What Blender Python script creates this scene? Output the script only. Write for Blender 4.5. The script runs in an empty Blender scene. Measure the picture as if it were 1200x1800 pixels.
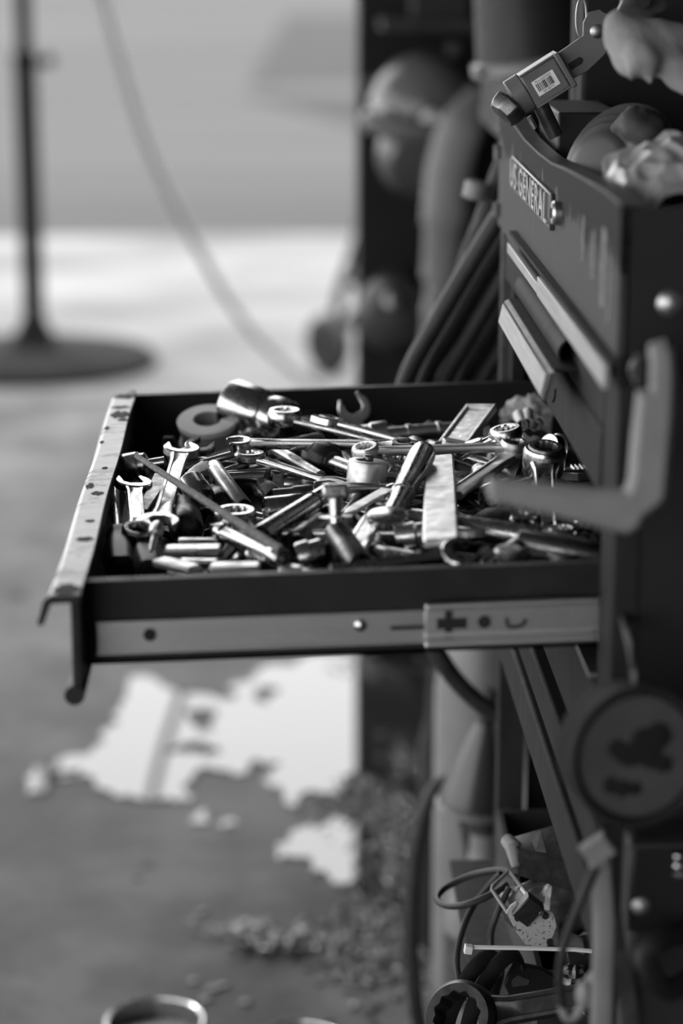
import bpy, bmesh, math, random
from mathutils import Vector, Matrix, noise
random.seed(7); noise.seed_set(5)
SC = bpy.context.scene
COL = SC.collection
V = Vector
# ---------------------------------------------------------------- camera
cam_data = bpy.data.cameras.new('camera')
cam_data.sensor_fit = 'VERTICAL'; cam_data.sensor_height = 36.0; cam_data.sensor_width = 24.0
cam_data.lens = 80.0
cam_data.clip_start = 0.05; cam_data.clip_end = 200
cam_data.dof.use_dof = True; cam_data.dof.focus_distance = 1.69; cam_data.dof.aperture_fstop = 3.2
cam = bpy.data.objects.new('camera', cam_data); COL.objects.link(cam)
cam.location = (-0.2070,0.0000,1.2500)
cam.rotation_euler = (1.314088,0,-0.031425)
SC.camera = cam
# ---------------------------------------------------------------- sky, sun, exposure
SC.view_settings.view_transform = 'Standard'; SC.view_settings.look = 'None'
SC.view_settings.exposure = 0.0; SC.view_settings.gamma = 1.0; SC.view_settings.use_curve_mapping = False
world = bpy.data.worlds.new('overcast_sky'); SC.world = world; world.use_nodes = True
wn = world.node_tree; bg = wn.nodes['Background']
bg.inputs[0].default_value = (1, 1, 1, 1); bg.inputs[1].default_value = 3.6
sun_d = bpy.data.lights.new('sun', 'SUN'); sun_d.energy = 1.5; sun_d.angle = math.radians(6)
sun = bpy.data.objects.new('sun', sun_d); COL.objects.link(sun)
sun.rotation_euler = (math.radians(-38), math.radians(-28), 0)

# ---------------------------------------------------------------- helpers
def basis(d, up=V((0, 0, 1))):
    """matrix whose x axis runs along d and whose z axis is as near to up as it can be"""
    x = V(d).normalized(); up = V(up)
    if abs(x.dot(up.normalized())) > .98: up = V((0, 1, 0))
    y = up.cross(x).normalized(); z = x.cross(y)
    return Matrix((x, y, z)).transposed()

class MB:
    def __init__(s): s.v = []; s.f = []
    def add(s, vs, fs):
        o = len(s.v); s.v += [V(p) for p in vs]; s.f += [tuple(i + o for i in f) for f in fs]; return s
    def box(s, a, b, M=None, c=None):
        (x0, y0, z0), (x1, y1, z1) = a, b
        vs = [V(p) for p in ((x0,y0,z0),(x1,y0,z0),(x1,y1,z0),(x0,y1,z0),(x0,y0,z1),(x1,y0,z1),(x1,y1,z1),(x0,y1,z1))]
        if M is not None: vs = [M @ p for p in vs]
        if c is not None: vs = [p + V(c) for p in vs]
        return s.add(vs, [(3,2,1,0),(4,5,6,7),(0,1,5,4),(1,2,6,5),(2,3,7,6),(3,0,4,7)])
    def rings(s, rs, caps=(True, True), closed=False):
        n = len(rs[0]); o = len(s.v); fs = []
        m = len(rs)
        for k in range(m if closed else m - 1):
            a, b = o + k*n, o + ((k+1) % m)*n
            for i in range(n): j = (i+1) % n; fs.append((a+i, a+j, b+j, b+i))
        if not closed:
            if caps[0]: fs.append(tuple(o + i for i in reversed(range(n))))
            if caps[1]: fs.append(tuple(o + (m-1)*n + i for i in range(n)))
        for r in rs: s.v += [V(p) for p in r]
        s.f += fs; return s
    def cyl(s, p1, p2, r1, r2=None, n=20, caps=(True, True), rot=0):
        r2 = r1 if r2 is None else r2; p1, p2 = V(p1), V(p2); B = basis(p2 - p1)
        return s.rings([[p + B @ V((0, r*math.cos(a), r*math.sin(a))) for a in [2*math.pi*i/n + rot for i in range(n)]] for p, r in ((p1, r1), (p2, r2))], caps)
    def lathe(s, prof, p1, d, n=28, caps=(True, True), mod=None, up=V((0,0,1))):
        """prof: (along, radius); turned about d through p1; mod(k, angle) scales the radius of ring k"""
        B = basis(d, up); rs = []
        for k, (l, r) in enumerate(prof):
            ring = []
            for i in range(n):
                a = 2*math.pi*i/n; q = r*(mod(k, a) if mod else 1)
                ring.append(V(p1) + B @ V((l, q*math.cos(a), q*math.sin(a))))
            rs.append(ring)
        return s.rings(rs, caps)
    def tube(s, pts, r, n=10, caps=(True, True), flat=None, closed=False):
        pts = [V(p) for p in pts]; rs = []; up = V((0, 0, 1)); m = len(pts)
        for i, p in enumerate(pts):
            if closed: d = pts[(i+1) % m] - pts[i-1]
            else: d = pts[min(i+1, m-1)] - pts[max(i-1, 0)]
            if flat is not None: up = V(flat)
            B = basis(d, up)
            if flat is None: up = B @ V((0, 0, 1))
            ri = r[i] if isinstance(r, (list, tuple)) and len(r) == m and not isinstance(r, tuple) else r
            ra, rb = ri if isinstance(ri, tuple) else (ri, ri)
            rs.append([p + B @ V((0, ra*math.cos(2*math.pi*k/n), rb*math.sin(2*math.pi*k/n))) for k in range(n)])
        return s.rings(rs, caps, closed)
    def prism(s, out, t, M=None, c=(0,0,0), ch=0.0):
        """2D outline (counter-clockwise) in xy, thickness t about z=0, chamfer ch"""
        n = len(out); P = [V((x, y)) for x, y in out]
        def off(e):
            R = []
            for i in range(n):
                a = (P[i]-P[i-1]); b = (P[(i+1) % n]-P[i])
                if a.length < 1e-9 or b.length < 1e-9: R.append(P[i]); continue
                a.normalize(); b.normalize(); nn = V((-(a.y+b.y), a.x+b.x))
                if nn.length < 1e-6: nn = V((-a.y, a.x))
                R.append(P[i] + nn.normalized()*e)
            return R
        h = t/2; lv = [(0, -h), (0, h)] if ch <= 0 else [(ch, -h), (0, -h+ch), (0, h-ch), (ch, h)]
        M = M or Matrix.Identity(3); rs = []
        for e, z in lv:
            rs.append([V(c) + M @ V((p.x, p.y, z)) for p in (off(e) if e else P)])
        return s.rings(rs)
    def sheet(s, g):
        """grid of points"""
        o = len(s.v); m, n = len(g), len(g[0])
        for r in g: s.v += [V(p) for p in r]
        for i in range(m-1):
            for j in range(n-1): s.f.append((o+i*n+j, o+i*n+j+1, o+(i+1)*n+j+1, o+(i+1)*n+j))
        return s
    def ball(s, c, r, n=12, m=8, sc=(1,1,1), M=None):
        rs = []; M = M or Matrix.Identity(3)
        for k in range(m+1):
            t = math.pi*(k/m*.98+.01)
            rs.append([V(c) + M @ V((r*sc[0]*math.sin(t)*math.cos(2*math.pi*i/n), r*sc[1]*math.sin(t)*math.sin(2*math.pi*i/n), -r*sc[2]*math.cos(t))) for i in range(n)])
        return s.rings(rs)
    def shear(s, k):
        for p in s.v: p.z += k*p.x
        return s
    def mesh(s, name, mat, ang=35, org=V((0,0,0))):
        me = bpy.data.meshes.new(name)
        me.from_pydata([tuple(p - org) for p in s.v], [], s.f); me.update()
        bm = bmesh.new(); bm.from_mesh(me); bmesh.ops.recalc_face_normals(bm, faces=bm.faces); bm.to_mesh(me); bm.free()
        if mat: me.materials.append(mat)
        me.shade_smooth(); me.set_sharp_from_angle(angle=math.radians(ang))
        return me

def wloc(o):
    p = V((0, 0, 0))
    while o: p = p + o.location; o = o.parent
    return p
def bevel(o, w, seg=2):
    if w:
        m = o.modifiers.new('bevel', 'BEVEL'); m.width = w; m.segments = seg; m.limit_method = 'ANGLE'; m.angle_limit = math.radians(40)
        m.harden_normals = False
def tag(o, label=None, cat=None, group=None, kind=None):
    if label: o['label'] = label
    if cat: o['category'] = cat
    if group: o['group'] = group
    if kind: o['kind'] = kind
    return o
def root(name, label, cat, loc, group=None):
    o = bpy.data.objects.new(name, None); COL.objects.link(o); o.location = loc; o.empty_display_size = .02
    return tag(o, label, cat, group)
def part(name, mb, mat, parent, label=None, bev=0, ang=35, kind=None):
    """mb is in world coordinates"""
    me = mb.mesh(name, mat, ang, wloc(parent))
    o = bpy.data.objects.new(name, me); COL.objects.link(o); o.parent = parent; bevel(o, bev)
    return tag(o, label, kind=kind)
def solo(name, label, cat, mb, mat, group=None, bev=0, ang=35, kind=None):
    xs = [p.x for p in mb.v]; ys = [p.y for p in mb.v]; zs = [p.z for p in mb.v]
    org = V(((min(xs)+max(xs))/2, (min(ys)+max(ys))/2, min(zs)))
    o = bpy.data.objects.new(name, mb.mesh(name, mat, ang, org)); COL.objects.link(o); o.location = org; bevel(o, bev)
    return tag(o, label, cat, group, kind)
def struct(name, mb, mat, bev=0, parent=None):
    if parent: return part(name, mb, mat, parent, bev=bev)
    o = solo(name, None, None, mb, mat, bev=bev); o['kind'] = 'structure'; return o
def smooth_path(pts, n=8):
    P = [V(p) for p in pts]; P = [P[0]*2-P[1]] + P + [P[-1]*2-P[-2]]; R = []
    for i in range(1, len(P)-2):
        for k in range(n):
            t = k/n; a, b, c, d = P[i-1:i+3]
            R.append(.5*((2*b) + (c-a)*t + (2*a-5*b+4*c-d)*t*t + (3*b-a-3*c+d)*t**3))
    return R + [P[-2]]

# ---------------------------------------------------------------- materials (all grey: the photograph is black and white)
def mat(name, a, b=None, rough=.5, rough2=None, metal=0., scale=40., contrast=.5, bump=0., stretch=(1,1,1), detail=6., coat=0., bscale=None):
    m = bpy.data.materials.new(name); m.use_nodes = True; nt = m.node_tree; p = nt.nodes['Principled BSDF']
    p.inputs['Metallic'].default_value = metal; p.inputs['Roughness'].default_value = rough
    p.inputs['Coat Weight'].default_value = coat; p.inputs['Coat Roughness'].default_value = .15
    b = a if b is None else b
    tc = nt.nodes.new('ShaderNodeTexCoord'); mp = nt.nodes.new('ShaderNodeMapping'); mp.inputs['Scale'].default_value = stretch
    nt.links.new(tc.outputs['Object'], mp.inputs['Vector'])
    no = nt.nodes.new('ShaderNodeTexNoise'); no.inputs['Scale'].default_value = scale; no.inputs['Detail'].default_value = detail
    no.inputs['Roughness'].default_value = .62
    nt.links.new(mp.outputs[0], no.inputs['Vector'])
    rp = nt.nodes.new('ShaderNodeValToRGB'); w = max(.01, (1-contrast)*.28)
    rp.color_ramp.elements[0].position = .5-w; rp.color_ramp.elements[1].position = .5+w
    rp.color_ramp.elements[0].color = (a, a, a, 1); rp.color_ramp.elements[1].color = (b, b, b, 1)
    nt.links.new(no.outputs['Fac'], rp.inputs['Fac']); nt.links.new(rp.outputs[0], p.inputs['Base Color'])
    if rough2 is not None:
        mr = nt.nodes.new('ShaderNodeMapRange'); mr.inputs['From Min'].default_value = .5-w; mr.inputs['From Max'].default_value = .5+w
        mr.inputs['To Min'].default_value = rough; mr.inputs['To Max'].default_value = rough2
        nt.links.new(no.outputs['Fac'], mr.inputs['Value']); nt.links.new(mr.outputs[0], p.inputs['Roughness'])
    if bump:
        n2 = no
        if bscale:
            n2 = nt.nodes.new('ShaderNodeTexNoise'); n2.inputs['Scale'].default_value = bscale; n2.inputs['Detail'].default_value = 5
            nt.links.new(mp.outputs[0], n2.inputs['Vector'])
        bp = nt.nodes.new('ShaderNodeBump'); bp.inputs['Strength'].default_value = bump; bp.inputs['Distance'].default_value = .002
        nt.links.new(n2.outputs['Fac'], bp.inputs['Height']); nt.links.new(bp.outputs[0], p.inputs['Normal'])
    return m
def chipped(name, paint, bare, axis, pos, width, nscale, stretch, rp=.35, rb=.4, metal=0., speck=0.):
    """paint worn through to another tone beyond a ragged line at pos along an object axis"""
    m = mat(name, paint, paint*1.25, rough=rp, scale=60, stretch=stretch); nt = m.node_tree; p = nt.nodes['Principled BSDF']
    tc = nt.nodes.new('ShaderNodeTexCoord'); sx = nt.nodes.new('ShaderNodeSeparateXYZ'); nt.links.new(tc.outputs['Object'], sx.inputs[0])
    mp = nt.nodes.new('ShaderNodeMapping'); mp.inputs['Scale'].default_value = stretch; nt.links.new(tc.outputs['Object'], mp.inputs[0])
    no = nt.nodes.new('ShaderNodeTexNoise'); no.inputs['Scale'].default_value = nscale; no.inputs['Detail'].default_value = 8; no.inputs['Roughness'].default_value = .65
    nt.links.new(mp.outputs[0], no.inputs['Vector'])
    def mth(op, x, y):
        n = nt.nodes.new('ShaderNodeMath'); n.operation = op
        for k, q in enumerate((x, y)):
            if isinstance(q, (int, float)): n.inputs[k].default_value = q
            else: nt.links.new(q, n.inputs[k])
        return n.outputs[0]
    h = mth('MULTIPLY', mth('SUBTRACT', sx.outputs[axis], pos), 1/width)
    f = mth('ADD', h, mth('MULTIPLY', mth('SUBTRACT', no.outputs['Fac'], .5), 5.0))
    f = mth('MULTIPLY', f, 6.0); n = nt.nodes.new('ShaderNodeClamp'); nt.links.new(f, n.inputs[0])
    mx = nt.nodes.new('ShaderNodeMix'); mx.data_type = 'RGBA'
    old = p.inputs['Base Color'].links[0].from_socket
    nt.links.new(n.outputs[0], mx.inputs['Factor']); nt.links.new(old, mx.inputs['A']); mx.inputs['B'].default_value = (bare, bare, bare, 1)
    nt.links.new(mx.outputs['Result'], p.inputs['Base Color'])
    mr = nt.nodes.new('ShaderNodeMapRange'); mr.inputs['To Min'].default_value = rp; mr.inputs['To Max'].default_value = rb
    nt.links.new(n.outputs[0], mr.inputs['Value']); nt.links.new(mr.outputs[0], p.inputs['Roughness'])
    if metal: nt.links.new(n.outputs[0], p.inputs['Metallic'])
    return m

M_ = {}
M_['chrome'] = mat('chrome', .56, .40, rough=.15, rough2=.32, metal=1, scale=120)
M_['steel'] = mat('worn_steel', .6, .38, rough=.24, rough2=.42, metal=1, scale=160, contrast=.3)
M_['dark_steel'] = mat('dark_steel', .22, .12, rough=.3, rough2=.5, metal=1, scale=150, contrast=.3)
M_['black_oxide'] = mat('black_oxide', .06, .03, rough=.34, metal=.6, scale=90)
M_['bright'] = mat('bright_flat_steel', .7, .5, rough=.34, rough2=.5, metal=1, scale=90, contrast=.4)
M_['rust'] = mat('rusty_rod', .16, .07, rough=.6, metal=.3, scale=300, bump=.3)
M_['rubber'] = mat('black_rubber', .028, .018, rough=.5, scale=60)
M_['grip'] = mat('black_grip', .014, .010, rough=.45, scale=60)
M_['white_plastic'] = mat('white_plastic', .7, .62, rough=.4, scale=30)
M_['grey_plastic'] = mat('grey_plastic', .2, .17, rough=.45, scale=30)
M_['dark_plastic'] = mat('dark_plastic', .03, .02, rough=.35, scale=30)
M_['tray'] = mat('black_painted_steel', .010, .016, rough=.45, rough2=.6, scale=35)
M_['grease'] = mat('greasy_lump', .012, .05, rough=.5, scale=200, bump=.8)
M_['zinc'] = mat('zinc_rail', .46, .36, rough=.36, rough2=.5, metal=1, scale=25, stretch=(.6,3,3))
M_['zinc_highlight'] = mat('zinc_rail_highlight', .85, .75, rough=.32, metal=1, scale=25)  # lighter zinc puts the slide edge highlights into the colour
M_['hole'] = mat('dark_hole', .008, .006, rough=.8)
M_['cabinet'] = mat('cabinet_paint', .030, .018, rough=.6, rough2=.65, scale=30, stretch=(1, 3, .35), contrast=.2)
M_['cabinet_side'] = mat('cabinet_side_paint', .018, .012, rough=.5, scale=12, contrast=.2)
M_['cabinet_edge'] = mat('worn_paint_edge', .09, .05, rough=.4, scale=60)
M_['label_strip'] = mat('pale_label_strip', .36, .22, rough=.45, scale=50, stretch=(3, .3, 6), contrast=.2)
M_['black'] = mat('black_shade', .006, .004, rough=.9)
M_['zinc_rail_sleeve'] = mat('zinc_rail_sleeve', .62, .42, rough=.34, rough2=.45, metal=1, scale=18, stretch=(1,3,2))
M_['cloth'] = mat('pale_cotton', .3, .22, rough=.9, scale=25, bump=.5, bscale=300)
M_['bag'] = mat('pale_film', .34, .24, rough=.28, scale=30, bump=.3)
M_['dark_wall'] = mat('dark_board', .005, .010, rough=.8, scale=8)
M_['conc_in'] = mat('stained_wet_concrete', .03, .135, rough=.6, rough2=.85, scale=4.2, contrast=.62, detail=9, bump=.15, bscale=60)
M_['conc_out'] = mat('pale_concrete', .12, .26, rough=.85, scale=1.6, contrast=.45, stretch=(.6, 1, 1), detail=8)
M_['asphalt'] = mat('grey_asphalt', .036, .078, rough=.8, scale=.42, contrast=.3, stretch=(.16, 1, 1), detail=8)
M_['dark_ground'] = mat('dark_patch', .012, .022, rough=.75, scale=2)
M_['water'] = mat('puddle_water', .022, .016, rough=.015, scale=5); M_['water'].node_tree.nodes['Principled BSDF'].inputs['IOR'].default_value = 1.78
M_['wet_gravel'] = mat('wet_gravel', .010, .05, rough=.06, rough2=.3, scale=30)
M_['pole'] = mat('black_pole', .006, .009, rough=.9, scale=10)
M_['ceiling'] = mat('dark_ceiling', .05, .07, rough=.9, scale=2)
M_['wall'] = mat('dark_shop_wall', .04, .06, rough=.9, scale=2)

for k_ in ('tray','cabinet_side','dark_wall','rubber','black_oxide','cabinet','grip'): M_[k_].node_tree.nodes['Principled BSDF'].inputs['Specular IOR Level'].default_value = .28
for k_ in ('cabinet','cabinet_edge'): M_[k_].node_tree.nodes['Principled BSDF'].inputs['Specular IOR Level'].default_value = .06
for k_ in ('conc_in','conc_out','asphalt','dark_ground','pole'): M_[k_].node_tree.nodes['Principled BSDF'].inputs['Specular IOR Level'].default_value = .15
# ---------------------------------------------------------------- the setting
def slab(x0, x1, y0, y1, z0, z1): return MB().box((x0, y0, z0), (x1, y1, z1))
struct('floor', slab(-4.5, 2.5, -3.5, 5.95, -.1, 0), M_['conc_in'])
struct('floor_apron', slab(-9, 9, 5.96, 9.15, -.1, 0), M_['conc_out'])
struct('floor_yard', slab(-30, 30, 9.16, 70, -.1, -.004), M_['asphalt'])
struct('ceiling', slab(-4.5, 2.5, -3.5, 4.7, 3.0, 3.1), M_['ceiling'])
struct('wall_right', slab(1.4, 1.5, -3.5, 4.7, 0, 3.0), M_['wall'])
struct('wall_front', slab(-.9, 1.4, -3.6, -3.5, 0, 3.0), M_['wall'])
struct('wall_back', slab(-.06, 1.4, 3.78, 3.9, 0, 3.0), M_['dark_wall'])
# dark wedge on the yard, darker than the asphalt
dark_ground = MB().prism([(-0.3717,16.4919,0.0000)[:2], (0.3730,14.0276,0.0000)[:2], (0.4732,16.4653,0.0000)[:2]][::1], .006, c=(0,0,.0))
dark_ground.prism([(-0.3637,17.5005,0.0000)[:2], (0.5399,18.0868,0.0000)[:2], (1.0163,29.6735,0.0000)[:2], (0.0396,30.0456,0.0000)[:2]], .006)
solo('yard_patch', 'dark wedge shaped patch on the pale yard beyond the hanging cable', 'patch', dark_ground, M_['dark_ground'])

# puddles: flat sheets of water with ragged shores
def water(name, label, pts, holes=()):
    """every 6 mm cell whose noise-shifted centre falls inside the outline"""
    P = [(p[0], p[1]) for p in pts]; n = len(P); c = .006
    def inside(x, y):
        r = False
        for k in range(n):
            (x0, y0), (x1, y1) = P[k-1], P[k]
            if (y0 > y) != (y1 > y) and x < (x1-x0)*(y-y0)/(y1-y0)+x0: r = not r
        return r and all(((x-h[0][0])/h[1])**2 + ((y-h[0][1])/h[2])**2 > 1 for h in holes)
    xs = [p[0] for p in P]; ys = [p[1] for p in P]; ids = {}; mb = MB()
    def vid(i, j):
        if (i, j) not in ids: ids[(i, j)] = len(mb.v); mb.v.append(V((i*c, j*c, .0035)))
        return ids[(i, j)]
    for i in range(int((min(xs)-.05)/c), int((max(xs)+.05)/c)):
        for j in range(int((min(ys)-.08)/c), int((max(ys)+.08)/c)):
            x, y = (i+.5)*c, (j+.5)*c
            if y > 3.775: continue
            d = noise.noise_vector(V((x*13, y*13, 0)))*.022 + noise.noise_vector(V((x*38, y*26, 4)))*.016 + noise.noise_vector(V((x*90, y*60, 8)))*.007
            if inside(x+d.x*.8, y+d.y*1.5): mb.f.append((vid(i, j), vid(i+1, j), vid(i+1, j+1), vid(i, j+1)))
    return solo(name, label, 'puddle', mb, M_['water'])
water('puddle', 'large ragged puddle mirroring white sky on the floor under the drawer',
      [(-0.5849,3.2061,0.0000),(-0.5463,3.2663,0.0000),(-0.4966,3.2938,0.0000),(-0.4592,3.4586,0.0000),(-0.4459,3.6548,0.0000),(-0.4056,3.6743,0.0000),(-0.3782,3.5944,0.0000),(-0.3300,3.5644,0.0000),(-0.2870,3.5211,0.0000),(-0.2602,3.6196,0.0000),(-0.2173,3.6925,0.0000),(-0.1480,3.7673,0.0000),(-0.0869,3.8195,0.0000),(-0.0241,3.8763,0.0000),(0.0478,3.6541,0.0000),(0.0544,3.3512,0.0000),(0.0344,3.1139,0.0000),(-0.0020,2.9060,0.0000),(-0.0164,2.9664,0.0000),(-0.0116,3.1265,0.0000),(-0.0714,3.2204,0.0000),(-0.1170,3.1298,0.0000),(-0.1551,3.1022,0.0000),(-0.1764,3.0593,0.0000),(-0.2007,3.1169,0.0000),(-0.2190,3.1624,0.0000),(-0.2070,3.2317,0.0000),(-0.2347,3.2661,0.0000),(-0.2643,3.2100,0.0000),(-0.3077,3.2397,0.0000),(-0.3334,3.1592,0.0000),(-0.3205,3.0920,0.0000),(-0.3579,3.0997,0.0000),(-0.4004,3.1231,0.0000),(-0.4441,3.1559,0.0000),(-0.5059,3.1944,0.0000),(-0.5440,3.1500,0.0000),(-0.5668,3.1440,0.0000)],
      [((-0.3247,3.4447,0.0035), .022, .05), ((-0.3270,3.3087,0.0035), .03, .03), ((-0.5172,3.2090,0.0035), .03, .02), ((-0.2220,3.5595,0.0035), .022, .035)])
water('puddle', 'smaller bright puddle beside the wet gravel, nearer than the large puddle',
      [(-0.2032,2.9084,0.0000),(-0.1774,2.9715,0.0000),(-0.1365,3.0157,0.0000),(-0.0950,2.9998,0.0000),(-0.0519,2.9273,0.0000),(-0.0379,2.8683,0.0000),(-0.0096,2.7925,0.0000),(-0.0080,2.6527,-0.0000),(-0.0343,2.6369,-0.0000),(-0.0549,2.7225,0.0000),(-0.0811,2.7146,0.0000),(-0.0885,2.8042,0.0000),(-0.1262,2.8109,0.0000),(-0.1632,2.8684,0.0000)])
water('puddle', 'tiny puddle spot left of the two, just below the large puddle', [(-0.3310,3.0386,0.0000),(-0.3153,3.0551,0.0000),(-0.3001,3.0334,0.0000),(-0.3141,3.0129,0.0000)])
water('puddle', 'tiny puddle spot right of the two, just below the large puddle', [(-0.2782,3.0370,0.0000),(-0.2621,3.0449,0.0000),(-0.2536,3.0152,0.0000),(-0.2697,3.0094,0.0000)])
# ---------------------------------------------------------------- the tool cabinet
Y0, Y1, XB = 1.300, 2.000, .42      # near side, far side, back
Z0, Z1 = .622, 1.087
cab = root('tool_cabinet', 'dark worn steel tool cabinet with metal letter badge and pale drawer strips', 'cabinet', (.2, 1.65, .622))
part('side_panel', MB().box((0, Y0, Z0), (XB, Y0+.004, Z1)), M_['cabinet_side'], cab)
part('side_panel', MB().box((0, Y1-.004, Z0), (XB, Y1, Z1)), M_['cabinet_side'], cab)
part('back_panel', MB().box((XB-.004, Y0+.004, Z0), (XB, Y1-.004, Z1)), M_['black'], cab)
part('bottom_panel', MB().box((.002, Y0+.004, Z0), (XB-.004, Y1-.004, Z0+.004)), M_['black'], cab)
part('tray_floor', MB().box((.004, Y0+.004, 1.02), (XB-.004, Y1-.004, 1.024)), M_['tray'], cab)
# face frame posts at either end of the opening
part('frame_post', MB().box((-.004, Y0-.001, Z0), (.012, 1.352, .985)), M_['cabinet'], cab, bev=.0015)
fp = MB().box((-.003, 1.985, Z0), (.012, 2.004, 1.085))
part('frame_post', fp, M_['cabinet_edge'], cab, bev=.001)
part('frame_post', MB().box((.004, 1.955, Z0), (.014, 1.985, .985)), M_['black'], cab)
# upper front: bent top edge, paint rubbed away
tops = [(2.002, 1.086), (1.97, 1.088), (1.90, 1.084), (1.80, 1.078), (1.70, 1.077), (1.62, 1.078), (1.55, 1.082), (1.45, 1.086), (1.36, 1.089), (1.299, 1.089)]
uf = MB()
out = [V((-.006, y, .986)) for y, z in tops]; ou2 = [V((-.006, y, z)) for y, z in tops]
for x0, x1 in ((-.006, -.002),):
    g = []
    for y, z in tops:
        g.append([(x1, y, .986), (x0, y, .986), (x0, y, z), (x1, y, z)])
    uf.rings([[V(p) for p in r] for r in g])
M_['upper_front'] = chipped('upper_front_paint', .052, .012, 2, .431, .018, 14, (1, 3.2, .7), rp=.5, rb=.6)
M_['upper_front'].node_tree.nodes['Principled BSDF'].inputs['Specular IOR Level'].default_value = .05
part('upper_front', uf, M_['upper_front'], cab)
lip = MB()
for x0, x1, dz in ((-.007, .006, .0022),):
    lip.rings([[V((x0, y, z)), V((x1, y, z)), V((x1, y, z+dz)), V((x0, y, z+dz))] for y, z in tops])
part('top_edge', lip, M_['cabinet_edge'], cab)
M_['bare_scrape'] = mat('bare_scrape', .13, .05, rough=.4, scale=60, stretch=(1, 2.5, .4))
def scrape(y, z0, z1, w):
    b = MB(); pts = []
    n = 10
    for i in range(n+1):
        t = i/n; pts.append((y - w*.5*(.5+abs(noise.noise(V((y*30, t*5, 0))))*1.2), z0+(z1-z0)*t))
    for i in range(n+1):
        t = 1-i/n; pts.append((y + w*.5*(.5+abs(noise.noise(V((y*30+9, t*5, 3))))*1.2), z0+(z1-z0)*t))
    Mx = Matrix(((0, 0, 1), (-1, 0, 0), (0, 1, 0)))
    b.prism([(-a, c) for a, c in pts][::-1], .0004, Mx, (-.0063, 0, 0))
    return b
for i, (y, z0, z1, w) in enumerate(((1.36, 1.02, 1.068, .02), (1.405, 1.03, 1.06, .013), (1.45, 1.035, 1.064, .01), (1.335, 1.015, 1.055, .012))):
    part('bare_scrape', scrape(y, z0, z1, w), M_['bare_scrape'], cab)
# badge with raised lettering
badge = part('badge', MB().box((-.0095, 1.603, 1.0335), (-.006, 1.868, 1.0595)), M_['dark_plastic'], cab, 'dark nameplate with raised metal letters', bev=.001)
M_['letter'] = mat('letter_metal', .42, .34, rough=.4, metal=.35, scale=50)
fc = bpy.data.curves.new('badge_text', 'FONT'); fc.body = 'US GENERAL'; fc.size = .030; fc.extrude = .0009; fc.bevel_depth = .0001; fc.align_x = 'CENTER'; fc.align_y = 'CENTER'; fc.space_character = 1.12
fo = bpy.data.objects.new('badge_text', fc); COL.objects.link(fo)
bpy.context.view_layer.update()
fm = bpy.data.meshes.new_from_object(fo.evaluated_get(bpy.context.evaluated_depsgraph_get()))
bpy.data.objects.remove(fo)
w = max(v.co.x for v in fm.vertices) - min(v.co.x for v in fm.vertices)
R = Matrix(((0, 0, -1), (-1, 0, 0), (0, 1, 0)))
for v in fm.vertices:
    q = V((v.co.x*.246/w, v.co.y*1.0, v.co.z)); v.co = R @ q
fm.materials.clear(); fm.materials.append(M_['letter'])
lo = bpy.data.objects.new('letters', fm); COL.objects.link(lo); lo.parent = badge
lo.location = V((-.0103, 1.7355, 1.0465)) - wloc(badge)
lk = MB().lathe([(0, .0086), (.0045, .0086), (.006, .0074), (.0065, .0002)], (-.006, 1.572, 1.050), (-1, 0, 0), n=28)
lock = part('lock', lk, M_['steel'], cab, 'round steel lock barrel')
part('keyway', MB().box((-.0132, 1.5700, 1.0465), (-.0122, 1.5740, 1.0535)), M_['hole'], lock)
# upper drawers
dr = part('drawer', MB().box((-.004, 1.355, .945), (.01, 1.952, .984)), M_['cabinet'], cab, bev=.002)
part('label_strip', MB().box((-.0155, 1.285, .9845), (-.012, 1.62, .9985)).box((-.0155, 1.62, .9855), (-.012, 1.83, .9935)), M_['label_strip'], dr, 'pale label strip along drawer pull', bev=.0006)
part('pull_lip', MB().box((-.012, 1.285, .9975), (-.004, 1.85, 1.0005)), M_['cabinet'], dr)
# hollow rolled pull beneath, cut off at its near end
tb = MB(); ya, yb = 1.494, 1.775; n = 20
rr = lambda y, r: [V((-.003 + r*math.cos(2*math.pi*i/n), y, .966 + .9*r*math.sin(2*math.pi*i/n))) for i in range(n)]
tb.rings([rr(yb, .0125), rr(ya, .0125), rr(ya, .0112), rr(yb-.01, .0112)], caps=(True, True))
part('rolled_pull', tb, M_['cabinet'], dr)
d2 = part('drawer', MB().box((-.006, 1.352, .902), (.01, 1.815, .945)), M_['cabinet'], cab, bev=.004)
part('pull_flange', MB().box((-.022, 1.47, .9585), (.0, 1.755, .9605)), M_['cabinet'], d2, bev=.0006)
fl = MB()
fl.rings([[V((-.021, y, .9602)), V((-.0245, y, .9585)), V((-.029, y, .9405)), V((-.0265, y, .9395)), V((-.0215, y, .957))] for y in (1.755, 1.462)])
part('pull_lip', fl, M_['cabinet_edge'], d2, bev=.0005)
part('label_strip', MB().rings([[V((-.0252, y, .9572)), V((-.0265, y, .9572)), V((-.0297, y, .943)), V((-.0285, y, .943))] for y in (1.75, 1.468)]), M_['label_strip'], d2, 'pale label strip on drawer pull')
ck = MB().tube([(-.0065, 1.60, .912), (-.0068, 1.585, .914), (-.0067, 1.575, .9185), (-.0066, 1.57, .926)], .0008, 6)
part('scratch', ck, M_['black'], d2)
# lower front
for nm, a, b, x in (('base_rail', .622, .661, -.010), ('lower_pull', .676, .706, -.010), ('lower_front', .719, .783, -.006)):
    part(nm, MB().box((x, Y0+.005, a), (.01, 1.955, b)), M_['cabinet'], cab, bev=.003)
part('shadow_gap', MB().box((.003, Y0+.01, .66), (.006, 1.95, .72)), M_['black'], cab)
part('edge_highlight', MB().box((-.008, 1.36, .7835), (.004, 1.46, .786)), M_['zinc'], cab)  # zinc strip added as a painted highlight along the panel edge
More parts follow.
